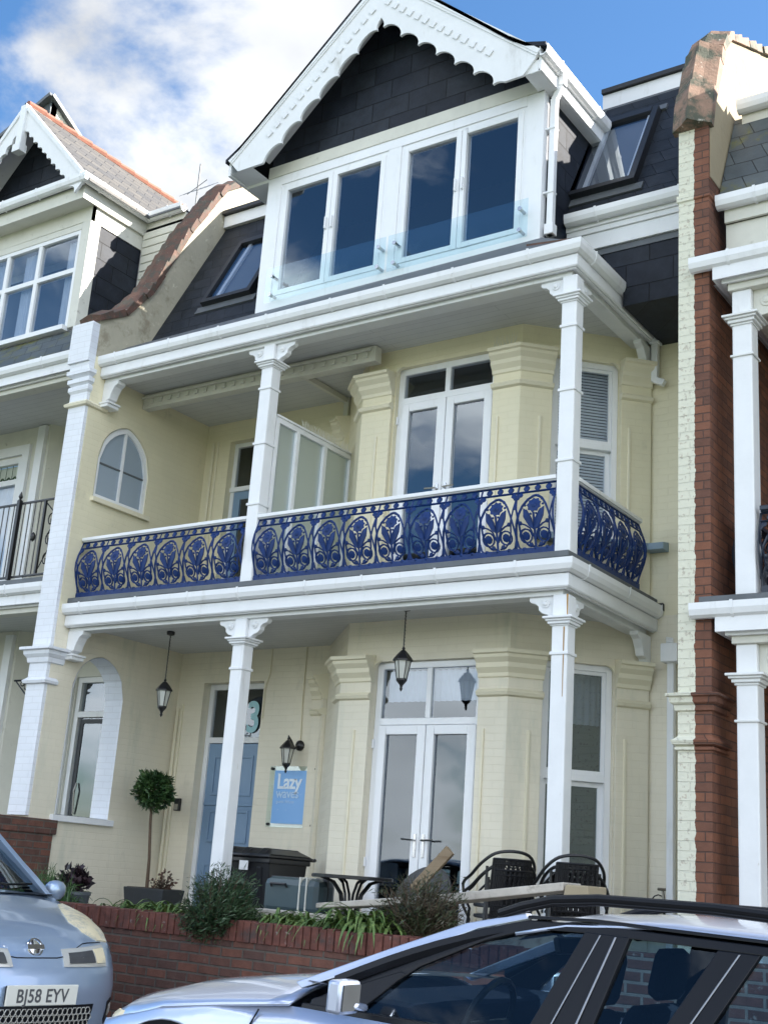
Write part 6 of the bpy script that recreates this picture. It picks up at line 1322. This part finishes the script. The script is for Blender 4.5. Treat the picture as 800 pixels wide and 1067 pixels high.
# ---- silver-blue estate, side on
def w_r(x): return .86 - .10 * max(0, (.9 - x) / .9) ** 2.2 - .05 * max(0, (x - 3.7) / .8) ** 2
cfgR = dict(label='silver-blue estate car with black roof rails, parked side-on, nose to the left', L=4.45, hw=.86, paint='car_silver', width=lambda x: .86 - .10 * max(0, (.9 - x) / .9) ** 2.2 - .05 * max(0, (x - 4.1) / .8) ** 2, x_side=.36,
    prof=[(.06, .22, .42, .72, 0), (.0, .40, .42, .74, 0), (.02, .55, .42, .755, .01), (.05, .68, .40, .765, .02), (.13, .80, .32, .775, .05), (.28, .88, .22, .79, .08), (.60, .965, .08, .815, .10), (1.0, 1.03, .03, .825, .11), (1.42, 1.075, .0, .83, .10)],
    shoulder=[(.3, .76), (.45, .80), (.7, .86), (1.0, .915), (1.45, .965), (2.2, .97), (3.2, 1.0), (4.45, 1.04)], wheels=(.76, 3.50), wr=.345, ar=.47,
    roofline=[(2.35, 1.40), (2.6, 1.455), (3.0, 1.49), (3.5, 1.49), (4.1, 1.44)], roof=(2.38, 4.1), tumble=.20,
    screen=((1.45, 1.09), (2.40, 1.405)), rear=((4.12, 1.42), (4.40, 1.0)), dash=1.55, seats=(1.95, 2.9), drv=-1, inmir=(2.32, 1.30), mirror=(1.72, 1.05),
    windows=[('front_window', [(1.72, .985), (2.62, .995), (2.70, 1.385), (2.45, 1.375), (2.25, 1.31), (1.98, 1.18)]), ('rear_door_window', [(2.76, 1.0), (3.04, 1.01), (3.26, 1.385), (2.86, 1.395)]), ('quarter_window', [(3.12, 1.03), (4.02, 1.09), (3.98, 1.37), (3.34, 1.385)])],
    strips=[('window_frame', 'car_black', [(1.50, .965), (1.72, .985), (1.98, 1.18), (2.25, 1.31), (2.45, 1.375), (2.70, 1.385), (3.52, 1.385), (3.98, 1.37), (4.02, 1.40), (3.5, 1.415), (2.70, 1.418), (2.42, 1.405), (2.20, 1.345), (1.90, 1.21), (1.50, .995)], -.025, .006),
            ('a_pillar', 'paint', [(1.42, 1.03), (1.90, 1.215), (2.20, 1.35), (2.42, 1.41), (2.40, 1.43), (2.14, 1.365), (1.83, 1.24), (1.38, 1.05)], -.05, -.002),
            ('mirror_sail', 'car_black', [(1.50, .962), (1.74, .972), (1.93, 1.15), (1.90, 1.155), (1.50, 1.0)], -.02, .008),
            ('b_pillar', 'car_black', [(2.50, .965), (2.77, .975), (2.87, 1.39), (2.68, 1.39)], -.03, .008), ('b_pillar_trim', 'trim_grey', [(2.70, .985), (2.709, .985), (2.818, 1.385), (2.809, 1.385)], .006, .012), ('b_pillar_trim', 'trim_grey', [(2.595, .985), (2.602, .985), (2.752, 1.385), (2.745, 1.385)], .006, .011),
            ('c_pillar', 'car_black', [(3.0, .985), (3.16, .99), (3.38, 1.385), (3.22, 1.385)], -.03, .008), ('b_pillar_trim', 'trim_grey', [(3.085, 1.0), (3.093, 1.0), (3.308, 1.38), (3.30, 1.38)], .006, .012),
            ('d_pillar', 'paint', [(4.0, 1.03), (4.42, 1.04), (4.12, 1.42), (3.96, 1.40)], -.05, .004),
            ('waist_seal', 'car_black', [(1.46, .955), (4.3, 1.015), (4.3, 1.04), (1.46, .98)], -.02, .012), ('roof_gutter', 'car_black', [(2.42, 1.41), (2.70, 1.425), (3.5, 1.425), (4.05, 1.405), (4.05, 1.418), (3.5, 1.438), (2.70, 1.438), (2.42, 1.423)], -.04, .012)])
def shift_cabin(c, d):
    f = lambda x: x + d if x > 1.4 else x
    c['L'] += d; c['shoulder'] = [(f(x), z) for x, z in c['shoulder']]; c['wheels'] = (c['wheels'][0] + .0, c['wheels'][1] + d); c['roofline'] = [(f(x), z) for x, z in c['roofline']]
    c['roof'] = tuple(f(x) for x in c['roof']); c['screen'] = tuple((f(x), z) for x, z in c['screen']); c['rear'] = tuple((f(x), z) for x, z in c['rear']); c['dash'] += d; c['seats'] = tuple(x + d for x in c['seats'])
    c['inmir'] = (c['inmir'][0] + d, c['inmir'][1]); c['mirror'] = (c['mirror'][0] + d + .06, c['mirror'][1]); c['windows'] = [(n, [(f(x), z) for x, z in p]) for n, p in c['windows']]
    c['strips'] = [(n, m, [(x + d, z) for x, z in p], o0, o1) for n, m, p, o0, o1 in c['strips']]; c['prof'] = [(f(x) if x > 1.4 else x, *r_) for x, *r_ in c['prof']]
SH = .0; shift_cabin(cfgR, SH)
CR, bvh = make_car(cfgR)
for s in (-1, 1):
    y = s * (.86 - .27); rl_ = ((2.28, 1.425), (2.38, 1.462), (2.52, 1.50), (2.72, 1.522), (3.2, 1.535), (3.7, 1.525), (3.95, 1.49), (4.05, 1.45))
    g = MB(); g.tube([(x, y, z - .008) for x, z in rl_], .016, 8); g.tube([(x, y, z - .026) for x, z in rl_], .010, 8); g.build('roof_rail', 'car_black', CR, smooth=True)
conform(bvh, [(.50, .60), (.60, .78), (.74, .80), (.752, .74), (.73, .64), (.62, .58)], 'lens', 'headlight', CR, .012, ymir=True)
conform(bvh, [(-.33, .50), (-.36, .66), (.36, .66), (.33, .50)], 'car_black', 'grille', CR, .008)
g = MB(); g.obox((1.22, -.862, .79), .055, .010, .020); g.build('side_repeater', 'amber', CR, bevel=.008)
g = MB(); g.tube([(1.26, -.83, .93), (1.20, -.858, .80), (1.22, -.86, .62)], .004, 4); g.build('door_shut_line', 'car_black', CR)
# air fresheners hanging from the mirror
g = MB(); g.box(SH + 2.335, SH + 2.34, -.035, .035, 1.05, 1.24); g.tube([(SH + 2.337, 0, 1.27), (SH + 2.337, 0, 1.24)], .003, 4); tag(g.build('hanging_card', 'pink_card'), 'pink and silver hanging card on the mirror of the silver estate car', 'air freshener')
HC = bpy.data.objects['hanging_card']
# ---- light blue hatchback, seen from the front
def w_l(x): return .845 - .10 * max(0, (.8 - x) / .8) ** 2.2
cfgL = dict(label='light blue hatchback with split grille and oval headlights, cut by the left edge', L=4.05, hw=.845, paint='car_blue', width=w_l, x_side=.42, paint_pillar=True,
    prof=[(.08, .20, .46, .72, 0), (.02, .34, .46, .75, 0), (.0, .46, .46, .765, 0), (.01, .58, .45, .775, 0), (.05, .68, .43, .78, .01), (.11, .76, .40, .785, .02), (.20, .835, .34, .79, .04), (.36, .905, .22, .795, .05), (.65, .98, .09, .80, .06), (1.10, 1.065, .03, .81, .07)],
    shoulder=[(.3, .72), (.5, .80), (.8, .90), (1.1, .965), (1.6, .98), (3.2, 1.0), (4.05, 1.04)], wheels=(.80, 3.35), wr=.305, ar=.36,
    roofline=[(1.95, 1.44), (2.2, 1.50), (2.6, 1.54), (3.2, 1.53), (3.8, 1.46)], roof=(1.98, 3.8), tumble=.20,
    screen=((1.12, 1.07), (2.0, 1.45)), rear=((3.82, 1.44), (4.0, 1.0)), dash=1.3, seats=(1.6, 2.5), drv=1, inmir=(1.85, 1.36), mirror=(1.42, 1.06),
    windows=[('front_window', [(1.45, .99), (2.35, 1.0), (2.40, 1.43), (2.1, 1.42), (1.9, 1.36)]), ('rear_door_window', [(2.45, 1.0), (3.2, 1.02), (3.3, 1.42), (2.48, 1.43)])],
    strips=[('window_frame', 'car_black', [(1.25, .985), (1.45, .99), (1.9, 1.36), (2.1, 1.42), (3.3, 1.42), (3.3, 1.45), (2.1, 1.45), (1.85, 1.39)], -.025, .006),
            ('a_pillar', 'paint', [(1.10, 1.01), (1.30, 1.02), (1.88, 1.385), (2.08, 1.45), (2.05, 1.49), (1.80, 1.43)], -.05, -.002),
            ('b_pillar', 'car_black', [(2.36, .98), (2.46, .98), (2.49, 1.44), (2.40, 1.44)], -.03, .008), ('c_pillar', 'paint', [(3.2, 1.0), (4.0, 1.02), (3.82, 1.43), (3.3, 1.44)], -.05, .006),
            ('waist_seal', 'car_black', [(1.2, .965), (3.9, 1.0), (3.9, 1.02), (1.2, .99)], -.02, .012)])
CL, bl = make_car(cfgL)
# tall oval headlights lie on the wing: project a patch straight down on to the shell
def drape(bvh, outline, m, name, par, up=.008, dirv=(.55, 0, -1), mir=(1, -1)):
    d = Vector(dirv).normalized(); out = []
    for s in mir:
        cx_ = sum(p[0] for p in outline) / len(outline); cy_ = sum(p[1] for p in outline) / len(outline); pts = []
        for p, q in zip(outline, outline[1:] + outline[:1]):
            for i in range(4): pts.append((p[0] + (q[0] - p[0]) * i / 4, p[1] + (q[1] - p[1]) * i / 4))
        rows = []
        for k in range(7):
            f = 1 - k / 6 * .98; r_ = []
            for x, y in pts + pts[:1]:
                xx, yy = cx_ + (x - cx_) * f, cy_ + (y - cy_) * f
                h = bvh.ray_cast(Vector((xx, yy, .9)) - d * 1.5, d); p = (h[0] if h[0] else Vector((xx, yy, .8))) - d * (up + .02 * (1 - f * f)); r_.append((p.x, s * p.y, p.z))
            rows.append(r_)
        low = [(x + d.x * .04, y, z + d.z * .04) for x, y, z in rows[0]]; b = MB().grid([low] + rows); out.append(b.build(name, m, par, smooth=True))
    return out
def ray_patch(outline_yz, **k): return conform(bl, outline_yz, **k)
hl = drape(bl, [(1.06, .74), (.94, .62), (.72, .52), (.50, .455), (.33, .48), (.25, .57), (.30, .69), (.46, .755), (.68, .785), (.90, .785)], 'lens', 'headlight', CL)
for s in (1, -1):
    sg = lambda pts: [(y * 1.0, z) for y, z in pts]
conform(bl, [(.19, .705), (.20, .795), (.59, .815), (.60, .79), (.575, .70)], 'lens_inner', 'grille_surround', CL, .010, ymir=True, domed=.012)
conform(bl, [(.235, .725), (.245, .778), (.46, .79), (.46, .725)], 'table_grey', 'grille_mesh', CL, .026, ymir=True)
conform(bl, [(.475, .722), (.475, .795), (.58, .80), (.562, .722)], 'lens', 'indicator', CL, .026, ymir=True)
conform(bl, [(-.40, .34), (-.44, .50), (.44, .50), (.40, .34)], 'car_black', 'lower_grille', CL, .008)
g = MB(); h = bl.ray_cast(Vector((-2, 0, .42)), Vector((1, 0, 0)))[0]
for k in range(22):
    for j in range(4):
        y = -.40 + k * .038 + (.019 if j % 2 else 0); z = .36 + j * .036; hh = bl.ray_cast(Vector((-2, y, z)), Vector((1, 0, 0)))[0]
        if hh is None: continue
        g.tube([(hh.x - .018, y + .02 * math.cos(a), z + .02 * math.sin(a)) for a in [math.pi / 3 * q for q in range(7)]], .0035, 3, cap=False)
g.build('grille_honeycomb', 'lens_inner', CL)
conform(bl, [(.595, .40), (.60, .50), (.655, .52), (.675, .46), (.66, .385), (.62, .37)], 'car_black', 'fog_lamp_recess', CL, .006, ymir=True)
conform(bl, [(.62, .42), (.62, .48), (.65, .49), (.655, .43)], 'lens_inner', 'fog_lamp', CL, .014, ymir=True)
# number plate
hx = bl.ray_cast(Vector((-2, 0, .56)), Vector((1, 0, 0)))[0].x - .030
g = MB(); g.box(hx, hx + .012, -.26, .26, .505, .616); NP = g.build('number_plate', 'plate_white', CL, bevel=.004)
g = MB(); g.box(hx + .012, hx + .04, -.25, .25, .51, .61); g.build('plate_backing', 'car_black', CL)
PM = Matrix(((0, 0, -1), (-1, 0, 0), (0, 1, 0)))     # text facing -x (nose), reading left to right for a viewer in front
text('plate_lettering', 'BJ58 EYV', .102, (hx - .002, 0, .524), PM, 'plate_letter', NP, sx=.93, bold=.0015, space=1.06)
# round badge on the bonnet
hb = bl.ray_cast(Vector((-2, 0, .80)), Vector((1, 0, 0)))[0]
Mb = Matrix.Translation((hb.x - .006, 0, .80)) @ Matrix.Rotation(R(-58), 4, 'Y')
g = MB(); g.add(MB().tube([(.052 * math.cos(a), .052 * math.sin(a), .006) for a in [2 * math.pi * k / 24 for k in range(25)]], .008, 6), Mb); g.add(MB().lathe((0, 0, 0), [(.048, 0), (.046, .008), (.02, .012)], 20), Mb); g.add(MB().box(-.014, .014, -.062, .062, .004, .018), Mb); g.build('badge', 'chrome', CL, smooth=True)
g = MB()   # bonnet shut line above the grilles
pts = []
for k in range(25):
    y = -.66 + k * .055; hh = bl.ray_cast(Vector((-2, y, .835 - .0)), Vector((1, 0, 0)))[0]
    if hh: pts.append((hh.x - .002, y, hh.z - .02 - 0))
pts2 = []
for k in range(25):
    y = -.60 + k * .05; z = .75 if abs(y) < .18 else .75 + min(.075, (abs(y) - .18) * .32); hh = bl.ray_cast(Vector((-2, y, z)), Vector((1, 0, 0)))[0]
    if hh: pts2.append((hh.x - .001, y, z))
g.tube(pts2, .004, 4); g.build('bonnet_shut_line', 'car_black', CL)
g = MB()
for y0_, y1_ in ((-.62, -.05), (.08, .60)): g.tube([(1.16 + .16 * abs(y0_ / .75) ** 2.2, y0_, 1.10), (1.14, (y0_ + y1_) / 2, 1.095), (1.18, y1_, 1.12)], .008, 5)
g.build('wiper', 'car_black', CL)
# papers on the dashboard of the hatchback show white in the windscreen
g = MB(); g.obox((1.40, -.1, 1.045), .10, .14, .003); tag(g.build('parking_paper', 'white_clean'), 'white sheet of paper on the dashboard of the light blue hatchback', 'paper'); PPp = bpy.data.objects['parking_paper']
# place the cars on the sloping street
def place(objs, x, y, heading, pitch, zs):
    M_ = Matrix.Translation((x, y, gz(x))) @ Matrix.Rotation(heading, 4, 'Z') @ Matrix.Rotation(pitch, 4, 'Y') @ Matrix.Diagonal((1, 1, zs, 1))
    for o in objs: o.matrix_world = M_
SL = math.atan(.035)
place([CR, HC], -.17, -4.14, 0.0, SL, 1.05)
# hatchback faces +X: local -x must point to +X, so turn by 180 degrees minus its small angle to the kerb
place([CL, PPp], -1.68, -3.72, math.pi - R(8), -SL, 1.10)
